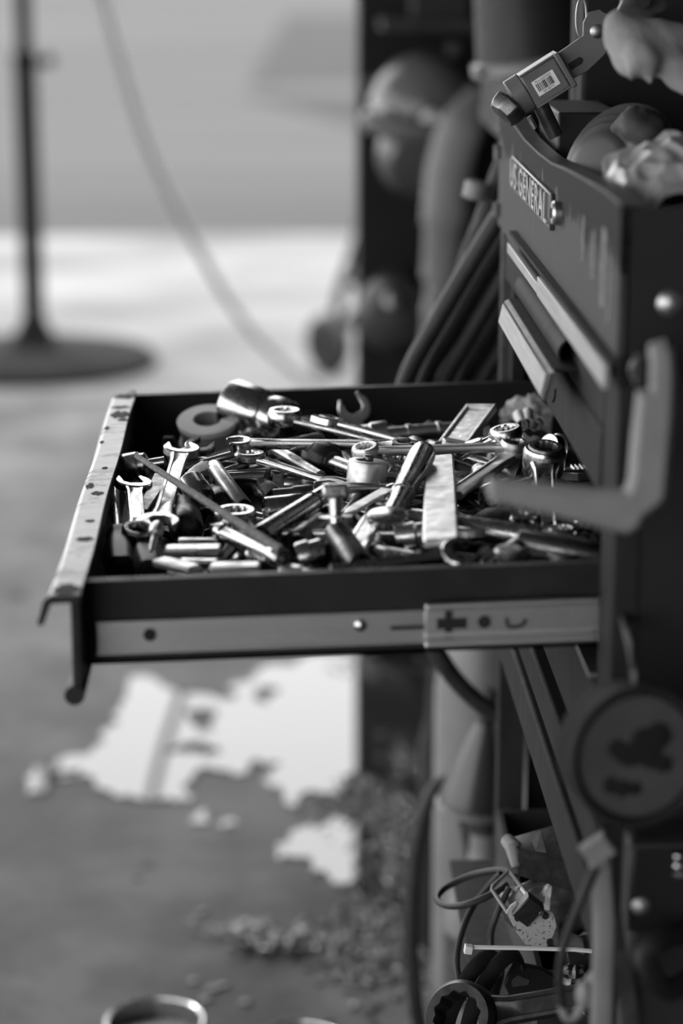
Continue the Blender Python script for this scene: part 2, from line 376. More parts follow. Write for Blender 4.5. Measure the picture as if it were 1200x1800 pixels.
# inside of the open drawer bay
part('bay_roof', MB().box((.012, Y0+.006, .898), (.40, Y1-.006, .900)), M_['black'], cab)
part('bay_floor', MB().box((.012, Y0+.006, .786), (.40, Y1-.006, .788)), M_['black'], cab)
bb = MB().lathe([(0, .008), (.002, .008), (.0045, .005), (.0052, .0005)], (.0245, Y0, 1.032), (0, -1, 0), n=20)
part('bolt_head', bb, M_['zinc'], cab, 'pale domed bolt')
for y, z in ((1.97, 1.0), (1.97, 1.05)): part('hinge_knuckle', MB().cyl((-.007, 1.994, z-.006), (-.007, 1.994, z+.006), .005), M_['black_oxide'], cab)
# stand under the cabinet
st = root('cabinet_stand', 'dark steel stand with low shelf carrying the tool cabinet', 'stand', (.2, 1.65, 0))
part('top_frame', MB().box((.0, Y0, .596), (.42, Y0+.025, .6215)).box((.0, Y1-.025, .596), (.42, Y1, .6215)).box((.39, Y0, .596), (.42, Y1, .6215)), M_['black_oxide'], st)
for x, y in ((.012, Y0+.03), (.40, Y0+.02), (.012, Y1-.014), (.40, Y1-.014)):
    part('leg', MB().box((x-.012, y-.012, 0), (x+.012, y+.012, .596)), M_['cabinet'], st, bev=.001)
part('shelf', MB().box((-.045, Y0+.06, .392), (.44, 1.96, .400)), M_['black_oxide'], st)
part('shade_back', MB().box((.43, Y0, .2), (.434, Y1, .6)), M_['black'], st)  # black sheets added for the shadowed space beneath the cabinet
part('shade_side', MB().box((.03, Y1-.003, .0), (.43, Y1, .6)), M_['black'], st)

# ---------------------------------------------------------------- the pulled-out drawer (it sags a little, so its boxes are sheared)
SG = .03
dw = root('open_tool_drawer', 'black steel drawer pulled far out and heaped with tools', 'drawer', (-.16, 1.66, .795))
XL, XR, YN, YF, ZB, ZT = -.325, .06, 1.373, 1.950, .8005, .8555
def B(*bx):
    m = MB()
    for a, b in bx: m.box(a, b)
    return m.shear(SG)
part('floor_panel', B(((XL, YN, ZB), (XR, YF, .803))), M_['tray'], dw)
part('side_panel', B(((XL, YN, ZB), (XR, YN+.0015, ZT)), ((XL, YN-.001, ZT-.002), (XR, YN+.007, ZT))), M_['tray'], dw)
part('side_panel', B(((XL, YF-.0015, ZB), (XR, YF, ZT)), ((XL, YF-.006, ZT-.002), (XR, YF+.001, ZT))), M_['tray'], dw)
part('back_panel', B(((XR-.002, YN, ZB), (XR, YF, ZT))), M_['tray'], dw)
part('corner_post', B(((XL+.001, YF-.03, ZB), (XL+.012, YF-.0015, ZT-.022))), M_['tray'], dw)
fr = B(((XL-.006, 1.338, .793), (XL, 1.952, ZT+.003)))
part('front_panel', fr, M_['tray'], dw, bev=.001)
fb = MB().tube([(XL-.005, 1.336, .793), (XL-.005, 1.95, .793)], .0065, 12).shear(SG)
part('bottom_curl', fb, M_['tray'], dw)
M_['lip_paint'] = chipped('chipped_lip_paint', .5, .03, 2, .26, .7, 20, (.6, 1, 1), rp=.42, rb=.4)
lp = MB()
prof = [(XL+.001, ZT+.002), (XL+.001, ZT+.005), (XL-.0155, ZT+.0052), (XL-.0185, ZT+.003), (XL-.023, ZT-.011), (XL-.0205, ZT-.0115), (XL-.0165, ZT+.001)]
lp.rings([[V((x + (.0006*math.sin(y*23)), y, z)) for x, z in prof] for y in [1.330+.012*i for i in range(50)]]).shear(SG)
lpo = part('handle_lip', lp, M_['lip_paint'], dw, 'rolled front lip with chipped pale paint')
part('lip_end', MB().rings([[V((x*1.0, y, z-.0004)) for x, z in [(XL+.001, ZT+.001), (XL+.001, ZT+.0056), (XL-.017, ZT+.0058), (XL-.021, ZT+.003), (XL-.0255, ZT-.0125), (XL-.0215, ZT-.0125), (XL-.0165, ZT+.0005)]] for y in (1.3255, 1.3297)]).shear(SG), M_['tray'], lpo)
rc = random.Random(21)
for y, wy, u0, u1 in ((1.915, .013, 0, 1), (1.872, .006, .05, 1), (1.842, .016, 0, .95), (1.822, .005, 0, .5), (1.792, .007, .75, 1), (1.742, .006, .8, 1), (1.60, .010, .65, 1), (1.578, .007, .15, .7), (1.502, .004, .2, .6), (1.455, .006, .05, .75), (1.655, .004, .3, .55), (1.339, .013, 0, 1)):
    n = 9; xa, xb = XL+.0008, XL-.0165; top = []; bot = []
    for i in range(n+1):
        u = u0+(u1-u0)*i/n; x = xa+(xb-xa)*u; e = min(1, 4*min(i, n-i)/n+.35*(u0 == 0 and i == 0 or u1 == 1 and i == n))
        top.append((x, y + wy*e*rc.uniform(.5, 1.1))); bot.append((x, y - wy*e*rc.uniform(.4, 1.0)))
    part('paint_chip', MB().prism(bot + top[::-1], .0003, None, (0, 0, ZT+.0053)).shear(SG), M_['cabinet'], lpo)
# ball-bearing slides on the near side
si = part('slide_member', B(((-.318, YN-.0035, .8085), (-.09, YN-.001, .8295))), M_['zinc'], dw, bev=.0006)
part('slide_edge', B(((-.318, YN-.0055, .8285), (-.09, YN-.001, .8298)), ((-.318, YN-.0055, .8082), (-.09, YN-.001, .8098))), M_['zinc'], si)
for px in (-.2845,):
    part('hole', MB().cyl((px, YN-.0042, .8115), (px, YN-.003, .8115), .0042, n=16), M_['hole'], si)
part('rivet', MB().lathe([(0, .0042), (.0015, .0038), (.0025, .002), (.0027, .0002)], (-.152, YN-.0035, .8163), (0, -1, 0), n=16), M_['chrome'], si)
part('stop_tongue', B(((-.133, YN-.0045, .8172), (-.112, YN-.0030, .8195)), ((-.112, YN-.0045, .8165), (-.1035, YN-.0030, .8225))), M_['hole'], si)
so = part('slide_sleeve', B(((-.1115, YN-.007, .8065), (.05, YN-.0045, .8345))), M_['zinc_rail_sleeve'], dw, bev=.0006)
part('slide_edge', MB().tube([(-.1115, YN-.008, .8328), (.05, YN-.008, .8328)], .0024, 12).tube([(-.1115, YN-.008, .8078), (.05, YN-.008, .8078)], .0024, 12).shear(SG), M_['zinc_highlight'], so, bev=.001)
part('slide_rib', MB().tube([(-.1115, YN-.0068, .8137), (.05, YN-.0068, .8137)], .0018, 10).shear(SG), M_['zinc_highlight'], so, bev=.0006)
part('slot', B(((-.104, YN-.0076, .8175), (-.085, YN-.0068, .8245)), ((-.099, YN-.0077, .8115), (-.094, YN-.0068, .8295))), M_['hole'], so)
part('hole', MB().cyl((-.074, YN-.0078, .8190), (-.074, YN-.0068, .8190), .0042, n=16), M_['hole'], so)
part('hole', MB().tube(smooth_path([(-.060, YN-.0072, .8215), (-.059, YN-.0072, .8165), (-.054, YN-.0072, .8155), (-.049, YN-.0072, .8175), (-.048, YN-.0072, .8205)]), .0012, 6), M_['hole'], so)
# ---------------------------------------------------------------- hand tools heaped in the drawer
def placed(name, label, cat, p1, p2, pieces, roll=0, group=None, up=(0, 0, 1)):
    """pieces (part name, shape with x running from p1 to p2, material, bevel); one piece makes one mesh, more make an Empty with parts"""
    p1, p2 = V(p1), V(p2)
    R3 = basis(p2-p1, V(up)) @ Matrix.Rotation(math.radians(roll), 3, 'X')
    Mw = Matrix.Translation(p1) @ R3.to_4x4()
    if len(pieces) == 1:
        n, mb, m, bv = pieces[0]
        o = bpy.data.objects.new(name, mb.mesh(name, m)); bevel(o, bv)
    else:
        o = bpy.data.objects.new(name, None); o.empty_display_size = .01
    COL.objects.link(o); o.matrix_world = Mw
    if len(pieces) > 1:
        for n, mb, m, bv in pieces:
            c = bpy.data.objects.new(n, mb.mesh(n, m)); COL.objects.link(c); c.parent = o; bevel(c, bv)
    return tag(o, label, cat, group)
def ln(a, b): return (V(b)-V(a)).length
XS = [(-1,-.4),(-.85,-.95),(-.6,-1),(-.5,-.62),(.5,-.62),(.6,-1),(.85,-.95),(1,-.4),(1,.4),(.85,.95),(.6,1),(.5,.62),(-.5,.62),(-.6,1),(-.85,.95),(-1,.4)]
def shank(mb, x0, x1, w0, w1, t, dz=0, z1=0):
    rs = []
    for k in range(9):
        u = k/8; x = x0+(x1-x0)*u; e = max(abs(u-.5)*2-.7, 0)/.3
        w = (w0+(w1-w0)*u)*(1+.25*e*e)/2; g = 1-.0*e
        rs.append([V((x, a*w, (b if abs(b) > .7 or abs(b) < .5 else b*(1+.6*e))*t/2 + dz + (z1-dz)*u)) for a, b in XS])
    return mb.rings(rs)
def ringend(mb, cx, ro, t, tilt=0, pts=12):
    ri = ro*.62; n = 48; c, s = math.cos(tilt), math.sin(tilt)
    prof = [(ri, -t*.5), (ro*.88, -t*.5), (ro, -t*.28), (ro, t*.28), (ro*.88, t*.5), (ri*1.06, t*.5), (ri, t*.42)]
    rs = []
    for r, z in prof:
        star = r <= ri*1.07
        ring = []
        for i in range(n):
            a = 2*math.pi*i/n
            q = r*(1+.06*math.cos(pts*a)) if star else r
            x, y = q*math.cos(a), q*math.sin(a)
            ring.append(V((cx + x*c - z*s, y, x*s + z*c)))
        rs.append(ring)
    return mb.rings(rs, closed=True)
def jaw(mb, cx, R, t, d=1, ang=15):
    """open end: d=+1 opens towards +x"""
    a = R*.52; al = math.asin(.52); o = []
    for i in range(25):
        th = al + .12 + (2*math.pi-2*al-.24)*i/24
        rr = R*(1.08 if i in (0, 24) else 1.0)
        o.append((rr*math.cos(th), rr*math.sin(th)))
    o += [(R*.82, -a*.98), (-.08*R, -a), (-.34*R, -a*.55), (-.34*R, a*.55), (-.08*R, a), (R*.82, a*.98)]
    r = math.radians(ang); c, s = math.cos(r), math.sin(r)
    o = [(x*c-y*s, x*s+y*c) for x, y in o]
    if d < 0: o = [(-x, -y) for x, y in o]
    return mb.prism(o, t, None, (cx, 0, 0), ch=t*.16)
def wrench_mb(L, r1, e1, r2, e2, w, t, tt=None):
    mb = MB(); tt = tt or t*1.5
    shank(mb, r1*.86 if e1 else 0, L-(r2*.86 if e2 else 0), w, w*.95, t)
    for x, r, e, d in ((0, r1, e1, -1), (L, r2, e2, 1)):
        if e == 'ring': ringend(mb, x, r, tt, tilt=math.radians(8)*d*-1)
        elif e == 'open': jaw(mb, x, r*1.12, t*1.15, d)
        elif e == 'round': mb.lathe([(-t*.5, r*.7), (-t*.3, r), (t*.3, r), (t*.5, r*.7)], (x, 0, 0), (0, 0, 1), n=28)
    return mb
def socket_mb(r, L, r2=None, pts=12, wall=.8):
    """x=0 is the open mouth, x=L the drive end"""
    r2 = r2 or r*.86; n = 48; hexm = lambda k, a: (1+.05*math.cos(pts*a))
    mb = MB(); B3 = Matrix.Identity(3)
    prof = [(L*.55, r*wall*.9, 1), (.0015, r*wall, 1), (0, r*(wall+.08), 0), (0, r*.95, 0), (.001, r, 0), (L*.48, r, 0), (L*.54, r2, 0), (L-.001, r2, 0), (L, r2*.94, 0), (L, r2*.5, 0), (L-.006, r2*.5, 0)]
    rs = []
    for x, q, st in prof:
        rs.append([V((x, q*(hexm(0, 2*math.pi*i/n) if st else 1)*math.cos(2*math.pi*i/n), q*(hexm(0, 2*math.pi*i/n) if st else 1)*math.sin(2*math.pi*i/n))) for i in range(n)])
    return mb.rings(rs)
def bar_mb(L, r, head=1.5, sq=.7):
    """extension bar: socket end at x=0, square drive at x=L"""
    mb = MB(); mb.lathe([(.008, r*head*.6), (0, r*head*.62), (0, r*head*.95), (.001, r*head), (.014, r*head), (.018, r), (L-.016, r), (L-.014, r*1.25), (L-.009, r*1.25), (L-.008, r*.9)], (0,0,0), (1,0,0), n=24)
    q = r*sq; return mb.box((L-.009, -q, -q), (L, q, q))
def rod_mb(L, r, r2=None): return MB().cyl((0,0,0), (L,0,0), r, r2, 14)
def driver(name, label, p1, p2, r, hl, rb, matg='grip', group=None):
    """screwdriver: butt of the handle at p1, tip at p2"""
    L = ln(p1, p2)
    fl = lambda k, a: 1+.06*math.cos(6*a)
    h = MB().lathe([(0, r*.6), (.003, r*.92), (hl*.3, r), (hl*.55, r*.92), (hl*.8, r*.62), (hl*.86, r*.72), (hl*.93, r*.66), (hl*.98, r*.5), (hl, r*.34)], (0,0,0), (1,0,0), n=36, mod=fl)
    b = MB().lathe([(hl-.004, rb), (L-.014, rb), (L-.004, rb*1.3), (L, rb*.5)], (0,0,0), (1,0,0), n=14)
    return placed(name, label, 'screwdriver', p1, p2, [('handle', h, M_[matg], 0), ('blade', b, M_['steel'], 0)], group=group)

def wrench(label, p1, p2, r1, e1, r2, e2, w, t, m='chrome', roll=0, tt=None, name='wrench', **k):
    return placed(name, label, 'wrench', p1, p2, [('wrench', wrench_mb(ln(p1, p2), r1, e1, r2, e2, w, t, tt), M_[m], 0)], roll, **k)
def socket(label, p1, p2, r, m='chrome', r2=None, Lmax=None, **k):
    p1, p2 = V(p1), V(p2); L = ln(p1, p2)
    if Lmax and L > Lmax: p2 = p1+(p2-p1)*(Lmax/L); L = Lmax
    return placed('socket', label, 'socket', p1, p2, [('socket', socket_mb(r, L, r2), M_[m], 0)], **k)
mm = .001
# -- back left
tp1 = V((-0.2602,1.8686,0.8312))
rim = MB(); n = 40
tape = root('tape_roll', 'round white spool of thread seal tape lying in the back left of the drawer', 'tape roll', tp1)
tape.rotation_euler = (math.radians(17), math.radians(-3), 0)
bpy.context.view_layer.update()
def loc_part(name, mb, m, par, **k):
    o = bpy.data.objects.new(name, mb.mesh(name, M_[m])); COL.objects.link(o); o.parent = par; return o
loc_part('flange', MB().lathe([(-.004, 0.0248), (.0005, 0.0255), (.0015, 0.0248), (.0015, 0.0122), (-.004, 0.0122)], (0,0,.0095), (0,0,1), n=48, caps=(False, False)), 'white_plastic', tape)
loc_part('flange', MB().lathe([(-.002, 0.0248), (.0, 0.0255), (.002, 0.0248), (.002, 0.0122), (-.002, 0.0122)], (0,0,-.011), (0,0,1), n=48, caps=(False, False)), 'white_plastic', tape)
loc_part('tape', MB().lathe([(-.011, 0.0228), (.008, 0.0228)], (0,0,0), (0,0,1), n=48, caps=(False, False)), 'cloth', tape)
loc_part('hub', MB().lathe([(-.013, 0.0122), (.0112, 0.0122), (.0105, 0.0111), (-.013, 0.0109)], (0,0,0), (0,0,1), n=40, caps=(False, False)), 'grey_plastic', tape)
solo('rubber_block', 'dull grey rubber block standing in the far left corner behind the tape spool', 'block', MB().box((-.285, 1.905, .797), (-.245, 1.93, .828)), M_['grey_plastic'], bev=.003)
placed('impact_socket', 'black hexagon socket standing upright left of the tape spool', 'socket', (-0.2947,1.9002,0.8062), (-0.2903,1.8109,0.8413), [('s', MB().lathe([(0, .0095), (.026, .0095), (.028, .0085), (.034, .0085), (.035, .0075), (.035, .005), (.02, .005)], (0,0,0), (1,0,0), n=6), M_['black_oxide'], .0008)])
# big stepped adapter
a1, a2 = V((-0.2421,1.8818,0.8517)), V((-0.2190,1.8660,0.8464)); d_ = (a2-a1).normalized()
placed('pipe_socket', 'big chrome stepped socket, largest in the drawer, behind the tape spool', 'socket', a1, a1+d_*.075,
    [('hex_barrel', MB().lathe([(.012, .0165), (0, .0172), (0, .0205), (.0015, .0215), (.036, .0215), (.04, .019)], (0,0,0), (1,0,0), n=10), M_['chrome'], .0012),
     ('drive_collar', MB().lathe([(.036, .017), (.040, .0185), (.046, .0195), (.060, .0195), (.064, .018), (.064, .010), (.05, .010)], (0,0,0), (1,0,0), n=32), M_['chrome'], 0)])
socket('chrome hexagon socket lying under the big stepped socket', (-0.2293,1.8482,0.8341), (-0.2128,1.8581,0.8346), .0115, r2=.0115, Lmax=.04)
# ring spanners at the back
wrench('thick chrome ring wrench with ring resting against the big stepped socket', (-0.1968,1.7878,0.8591), (-0.1010,1.7411,0.8440), .0135, 'ring', .011, 'open', .011, .0055, tt=.014)
wrench('dull open wrench standing with jaw up against the far drawer wall', (-0.1361,1.9120,0.8397), (-0.1289,1.8950,0.8075), .0125, 'open', .01, 'ring', .012, .005, 'steel', roll=0, up=(0, -1, .3))
wrench('long bright open wrench lying on edge at the back, pointing at the rear wall', (-0.1618,1.7605,0.8621), (-0.0929,1.7053,0.8542), .0125, 'open', .009, None, .0095, .006, roll=-12)
wrench('long thin chrome wrench lying on edge straight across the heap below the ring wrench', (-0.2321,1.7004,0.8580), (-0.1072,1.6920,0.8578), .009, 'open', .0085, 'open', .0085, .0065, roll=6)
solo('rubber_bung', 'round black rubber bung against the far drawer wall', 'bung', MB().lathe([(0, .022), (.012, .0215), (.016, .016), (.017, .002)], (-0.1671,1.9534,0.8160), (0, -.25, 1), n=28), M_['rubber'])
pa, pb = V((-0.1179,1.8233,0.8355)), V((-0.0569,1.8381,0.8373))
placed('extension_bar', 'chrome ringed extension bar lying along the far wall of the drawer', 'extension bar', pa, pb, [('b', MB().lathe([(0, .0055), (.001, .0065), (.022, .0065), (.0225, .0078), (.026, .0078), (.0265, .0068), (.048, .0068), (.0485, .0078), (.052, .0078), (.0525, .0062), (ln(pa, pb), .0062)], (0,0,0), (1,0,0), n=24), M_['steel'], 0)])
# -- left side
k1, k2 = V((-0.3249,1.7066,0.8373)), V((-0.2888,1.7005,0.8443)); L = ln(k1, k2)
placed('spinner_handle', 'chrome spinner handle with knurled end beside the chipped drawer lip', 'spinner handle', k1, k2,
    [('knurled_cap', MB().lathe([(-.004, .0095), (-.003, .0112), (.003, .0112), (.004, .0095)], (0,0,0), (1,0,0), n=56, mod=lambda k, a: 1+.03*math.cos(28*a)), M_['steel'], 0),
     ('barrel', MB().lathe([(.004, .0105), (.005, .0112), (.016, .0112), (.018, .0095), (.022, .0095), (.024, .006)], (0,0,0), (1,0,0), n=32), M_['chrome'], 0),
     ('shaft', MB().cyl((.022,0,0), (L,0,0), .0042, n=18), M_['chrome'], 0)])
wrench('chrome open-ended wrench with both jaws, leaning across the knurled spinner handle', (-0.2757,1.6948,0.8547), (-0.2852,1.5314,0.8414), .0125, 'open', .0125, 'open', .0125, .0055, 'steel', roll=-5)
wrench('small chrome open jaw lying on the tool heap just left of the tape spool', (-0.2623,1.7124,0.8531), (-0.2834,1.6938,0.8485), .0105, 'open', .01, None, .01, .005, up=(0,-.3,1))
wrench('bright open wrench with blank white shank nearest the chipped drawer lip', (-0.3096,1.6407,0.8417), (-0.3004,1.5329,0.8340), .0125, 'open', .0118, 'ring', .0125, .0055, roll=-6)
placed('rusty_rod', 'thin rusty tapered rod lying diagonally over the left half of the heap', 'rod', (-0.3077,1.6546,0.8598), (-0.2013,1.4345,0.8470), [('r', rod_mb(ln((-0.3077,1.6546,0.8598), (-0.2013,1.4345,0.8470)), .0021, .0035), M_['rust'], 0)])
socket('short chrome socket with thick wall facing the near side, under the rusty rod', (-0.2585,1.6017,0.8392), (-0.2670,1.6177,0.8490), .0112, r2=.0105, Lmax=.036)
socket('long dull deep socket leaning to the right beside the short chrome socket', (-0.2276,1.6011,0.8342), (-0.2510,1.6618,0.8495), .0062, 'steel', r2=.0062)
solo('plastic_clip', 'small white curved plastic clip above the short chrome socket', 'clip', MB().tube(smooth_path([(-0.2704,1.6305,0.8509), (-0.2636,1.6285,0.8551), (-0.2581,1.6323,0.8573), (-0.2545,1.6355,0.8594)]), [(.002, .0015)]*3+[(.0045, .0015)]*19+[(.002, .001)]*3, 8, flat=(0, -.5, 1)), M_['white_plastic'])
wrench('chrome ring wrench crossing under the rusty rod, ring facing up', (-0.2324,1.5242,0.8480), (-0.2118,1.4593,0.8366), .0145, 'ring', .012, 'open', .0125, .006)
wrench('chrome ring wrench in the middle left, shank pointing to the right', (-0.2235,1.6814,0.8523), (-0.1608,1.6342,0.8422), .0118, 'ring', .0105, 'open', .0095, .005)
placed('extension_bar', 'fat chrome extension bar pointing to the near right with bright streak', 'extension bar', (-0.1997,1.4335,0.8410), (-0.2465,1.5119,0.8416), [('b', bar_mb(ln((-0.1997,1.4335,0.8410), (-0.2465,1.5119,0.8416)), .0058, 1.25), M_['chrome'], 0)])
socket('dark deep socket with wide black mouth in the front left', (-0.2670,1.5473,0.8310), (-0.2718,1.5952,0.8348), .0125, 'dark_steel', Lmax=.05)
socket('dark socket mouth half hidden below the long dull deep socket', (-0.2436,1.6184,0.8317), (-0.2484,1.6485,0.8335), .0095, 'dark_steel', Lmax=.04)
driver('screwdriver', 'black handled screwdriver standing along the chipped drawer lip', (-0.3092,1.4781,0.8217), (-0.3254,1.6572,0.8332), .0115, .085, .0035)
driver('screwdriver', 'second black handled screwdriver, right of the one along the drawer lip', (-0.2876,1.4603,0.8244), (-0.3045,1.5652,0.8259), .011, .07, .003)
p_, q_ = V((-0.2878,1.4607,0.8404)), V((-0.2849,1.4964,0.8485)); L = ln(p_, q_)
placed('punch', 'slim pale centre punch with cone head in front of the two-jawed wrench', 'punch', p_, q_, [('p', MB().lathe([(0, .0012), (.006, .0022), (L*.6, .0024), (L*.62, .0048), (L*.85, .0055), (L, .004)], (0,0,0), (1,0,0), n=16), M_['steel'], 0)])
placed('pry_wedge', 'dark flat wedge lying under the two-jawed wrench', 'wedge', (-0.3001,1.5851,0.8340), (-0.2888,1.6688,0.8403), [('w', MB().prism([(0, -.004), (ln((-0.3001,1.5851,0.8340), (-0.2888,1.6688,0.8403)), -.007), (ln((-0.3001,1.5851,0.8340), (-0.2888,1.6688,0.8403)), .007), (0, .004)], .006, ch=.001), M_['dark_steel'], 0)])
for lb, a, b, w, t, m in (('dark flat steel bar lying flat, upper of three by the near left rim', (-0.2791,1.4745,0.8366), (-0.2418,1.4719,0.8377), .014, .006, 'steel'),
      ('bright flat steel bar with turned end, lowest of three by the near left rim', (-0.2821,1.4428,0.8385), (-0.2574,1.4198,0.8393), .012, .005, 'bright'),
      ('bright flat steel bar by the near rim below the fat extension bar', (-0.2472,1.4204,0.8396), (-0.2154,1.4180,0.8405), .013, .006, 'bright'),
      ('thin steel strip between the two bright bars by the near rim', (-0.2711,1.4977,0.8369), (-0.2441,1.5012,0.8357), .008, .004, 'steel'),
      ('narrow bright steel strip under the upper bar by the near left rim', (-0.2682,1.4487,0.8370), (-0.2429,1.4437,0.8377), .006, .003, 'chrome')):
    L = ln(a, b); placed('steel_bar', lb, 'bar', a, b, [('b', MB().box((0, -w/2, -t/2), (L, w/2, t/2)), M_[m], .0012)])
for lb, a, b, r in (('dark thin rod pointing at the tape spool', (-0.2740,1.6766,0.8448), (-0.2247,1.7123,0.8503), .003), ('dark thin rod lying just under the middle left ring wrench', (-0.2412,1.6668,0.8418), (-0.1987,1.6678,0.8450), .0032), ('dark rod with bright edge below the ring wrench at the back', (-0.2047,1.7233,0.8489), (-0.1709,1.6508,0.8439), .0048), ('short chrome rod right of the long dull deep socket', (-0.2427,1.6776,0.8417), (-0.2277,1.6911,0.8442), .003)):
    placed('steel_rod', lb, 'rod', a, b, [('r', rod_mb(ln(a, b), r), M_['steel'], 0)])
# -- middle
p_ = V((-0.1711,1.6957,0.8479)); q_ = V((-0.1368,1.6344,0.8489)); d_ = (q_-p_); L = d_.length
placed('ratchet', 'stubby ratchet with round black grip and chrome drum head', 'ratchet', p_, q_,
    [('grip', MB().lathe([(-.014, .002), (-.013, .008), (-.006, .0125), (.006, .0135), (.016, .0125), (.019, .0105), (.020, .0085), (.023, .0085), (.024, .006)], (0,0,0), (1,0,0), n=36, mod=lambda k, a: 1+.03*math.cos(10*a)), M_['grip'], 0),
     ('shaft', MB().lathe([(.022, .0065), (L-.014, .0058), (L-.012, .008), (L, .008)], (0,0,0), (1,0,0), n=24), M_['chrome'], 0),
     ('head', MB().lathe([(-.012, .0125), (-.011, .0148), (.007, .0150), (.0095, .0142), (.0105, .0122), (.0100, .002)], (L,0,.001), (.0,.12,1), n=40), M_['bright'], 0),
     ('selector', MB().lathe([(0, .004), (.003, .004), (.004, .003), (.0042, .0003)], (L, .001, .0112), (0,.12,1), n=14).box((L-.002, -.009, .0112), (L+.002, .001, .0135)), M_['dark_steel'], .0006)])
p_, q_ = V((-0.2294,1.6687,0.8341)), V((-0.1757,1.6605,0.8357)); L = ln(p_, q_)
placed('spark_plug_socket', 'dark plug socket with black collar, hexagon and chrome barrel', 'socket', p_, q_,
    [('dark_end', MB().lathe([(0, .0075), (.018, .0085)], (0,0,0), (1,0,0), n=24), M_['black_oxide'], 0),
     ('collar', MB().lathe([(.018, .0075), (.018, .0115), (.022, .0118), (.023, .0085)], (0,0,0), (1,0,0), n=28), M_['rubber'], 0),
     ('hexagon', MB().lathe([(.023, .0088), (.024, .0100), (.032, .0100), (.033, .0088)], (0,0,0), (1,0,0), n=6), M_['chrome'], .0005),
     ('barrel', MB().lathe([(.033, .0085), (.036, .0085), (L-.014, .0078), (L-.004, .006), (L, .002)], (0,0,0), (1,0,0), n=28), M_['chrome'], 0)])
socket('dark fluted socket lying in front of the plug socket barrel', (-0.2063,1.6013,0.8408), (-0.1779,1.6068,0.8417), .0062, 'dark_steel', r2=.0072)
socket('chrome deep socket with thin bright twelve point mouth, left of the long tube', (-0.2120,1.5640,0.8406), (-0.1851,1.5718,0.8414), .0098, 'chrome', r2=.0098)
p_, q_ = V((-0.2138,1.4796,0.8466)), V((-0.1667,1.5706,0.8520)); L = ln(p_, q_)
placed('extension_tube', 'long bright deep tube with dark ring pointing up to the right', 'extension bar', p_, q_,
    [('tube', MB().lathe([(.01, .0048), (0, .0052), (0, .0066), (.001, .0070), (L, .0070), (L, .004)], (0,0,0), (1,0,0), n=32), M_['chrome'], 0),
     ('ring', MB().lathe([(L*.74, .0068), (L*.745, .0078), (L*.755, .0078), (L*.76, .0068)], (0,0,0), (1,0,0), n=28), M_['rubber'], 0)])
p_, q_ = V((-0.1642,1.4576,0.8281)), V((-0.1653,1.4687,0.8840)); L = ln(p_, q_)
placed('socket_driver', 'upright square headed driver with collar and dark handle in the centre', 'driver', p_, q_,
    [('handle', MB().lathe([(0, .007), (.004, .0085), (L*.30, .0085), (L*.36, .0065)], (0,0,0), (1,0,0), n=24), M_['grip'], 0),
     ('shaft', MB().cyl((L*.34,0,0), (L*.86,0,0), .0045, n=20), M_['chrome'], 0),
     ('collar', MB().lathe([(L*.60, .005), (L*.605, .0115), (L*.62, .0115), (L*.625, .005)], (0,0,0), (1,0,0), n=28), M_['bright'], 0),
     ('square_head', MB().box((L*.83, -.0085, -.0085), (L, .0085, .0085)), M_['chrome'], .0018)])
socket('dark open socket mouth in front of the long bright tube', (-0.1909,1.4853,0.8373), (-0.1726,1.5242,0.8418), .0098, 'dark_steel', Lmax=.05)
socket('chrome socket at the near rim, left of the upright driver', (-0.1902,1.4503,0.8373), (-0.1731,1.4520,0.8418), .0108, 'chrome', Lmax=.04)
def blade(label, a, b, w, t, m='steel', roll=0, tip=.5):
    L = ln(a, b); return placed('steel_wedge', label, 'wedge', a, b, [('b', MB().prism([(0, -w*tip/2), (L*.15, -w/2), (L, -w/2), (L, w/2), (L*.15, w/2), (0, w*tip/2)], t, ch=t*.2), M_[m], 0)], roll)
blade('thin bright pointed blade right of the upright driver', (-0.1576,1.5067,0.8523), (-0.1257,1.5637,0.8552), .009, .003, 'bright', tip=.2)
wrench('bright flat wrench pointing from the near rim to the ratchet handle', (-0.1551,1.4343,0.8443), (-0.1300,1.5476,0.8491), .011, None, .011, 'ring', .016, .006, 'chrome')
wrench('dull wrench lying in the shade in front of the chrome ratchet handle', (-0.1446,1.4758,0.8407), (-0.1049,1.5189,0.8439), .0115, 'ring', .0115, 'open', .011, .006, 'steel')
wrench('long bright wrench resting along the near rim of the drawer', (-0.1696,1.3816,0.8479), (-0.0870,1.3986,0.8544), .010, None, .0115, 'open', .0095, .006, 'chrome', roll=30)
p_, q_ = V((-0.0969,1.6127,0.8701)), V((-0.1258,1.5052,0.8512)); L = ln(p_, q_)
placed('long_ratchet', 'chrome ratchet handle with bulging round end, in the middle of the heap', 'ratchet', p_, q_,
    [('handle', MB().lathe([(-.006, .001), (-.005, .006), (-.001, .0092), (.006, .0098), (L*.35, .0092), (L*.62, .0080), (L*.63, .0086), (L*.66, .0086), (L*.67, .0078)], (0,0,0), (1,0,0), n=36), M_['chrome'], 0),
     ('neck', MB().lathe([(L*.66, .0076), (L*.80, .0066), (L, .007)], (0,0,0), (1,0,0), n=28), M_['chrome'], 0),
     ('head', MB().lathe([(-.007, .012), (-.006, .014), (.006, .014), (.007, .012)], (L+.01,0,0), (0,0,1), n=32), M_['chrome'], 0)])
socket('stubby chrome socket tucked against the ratchet handle', (-0.1234,1.5726,0.8493), (-0.1149,1.5779,0.8516), .0072, Lmax=.022)
wrench('ring wrench showing its tilted ring beside the drum head', (-0.1113,1.6632,0.8517), (-0.1206,1.6277,0.8454), .0125, 'ring', .011, 'open', .01, .005, up=(0, -.5, 1))
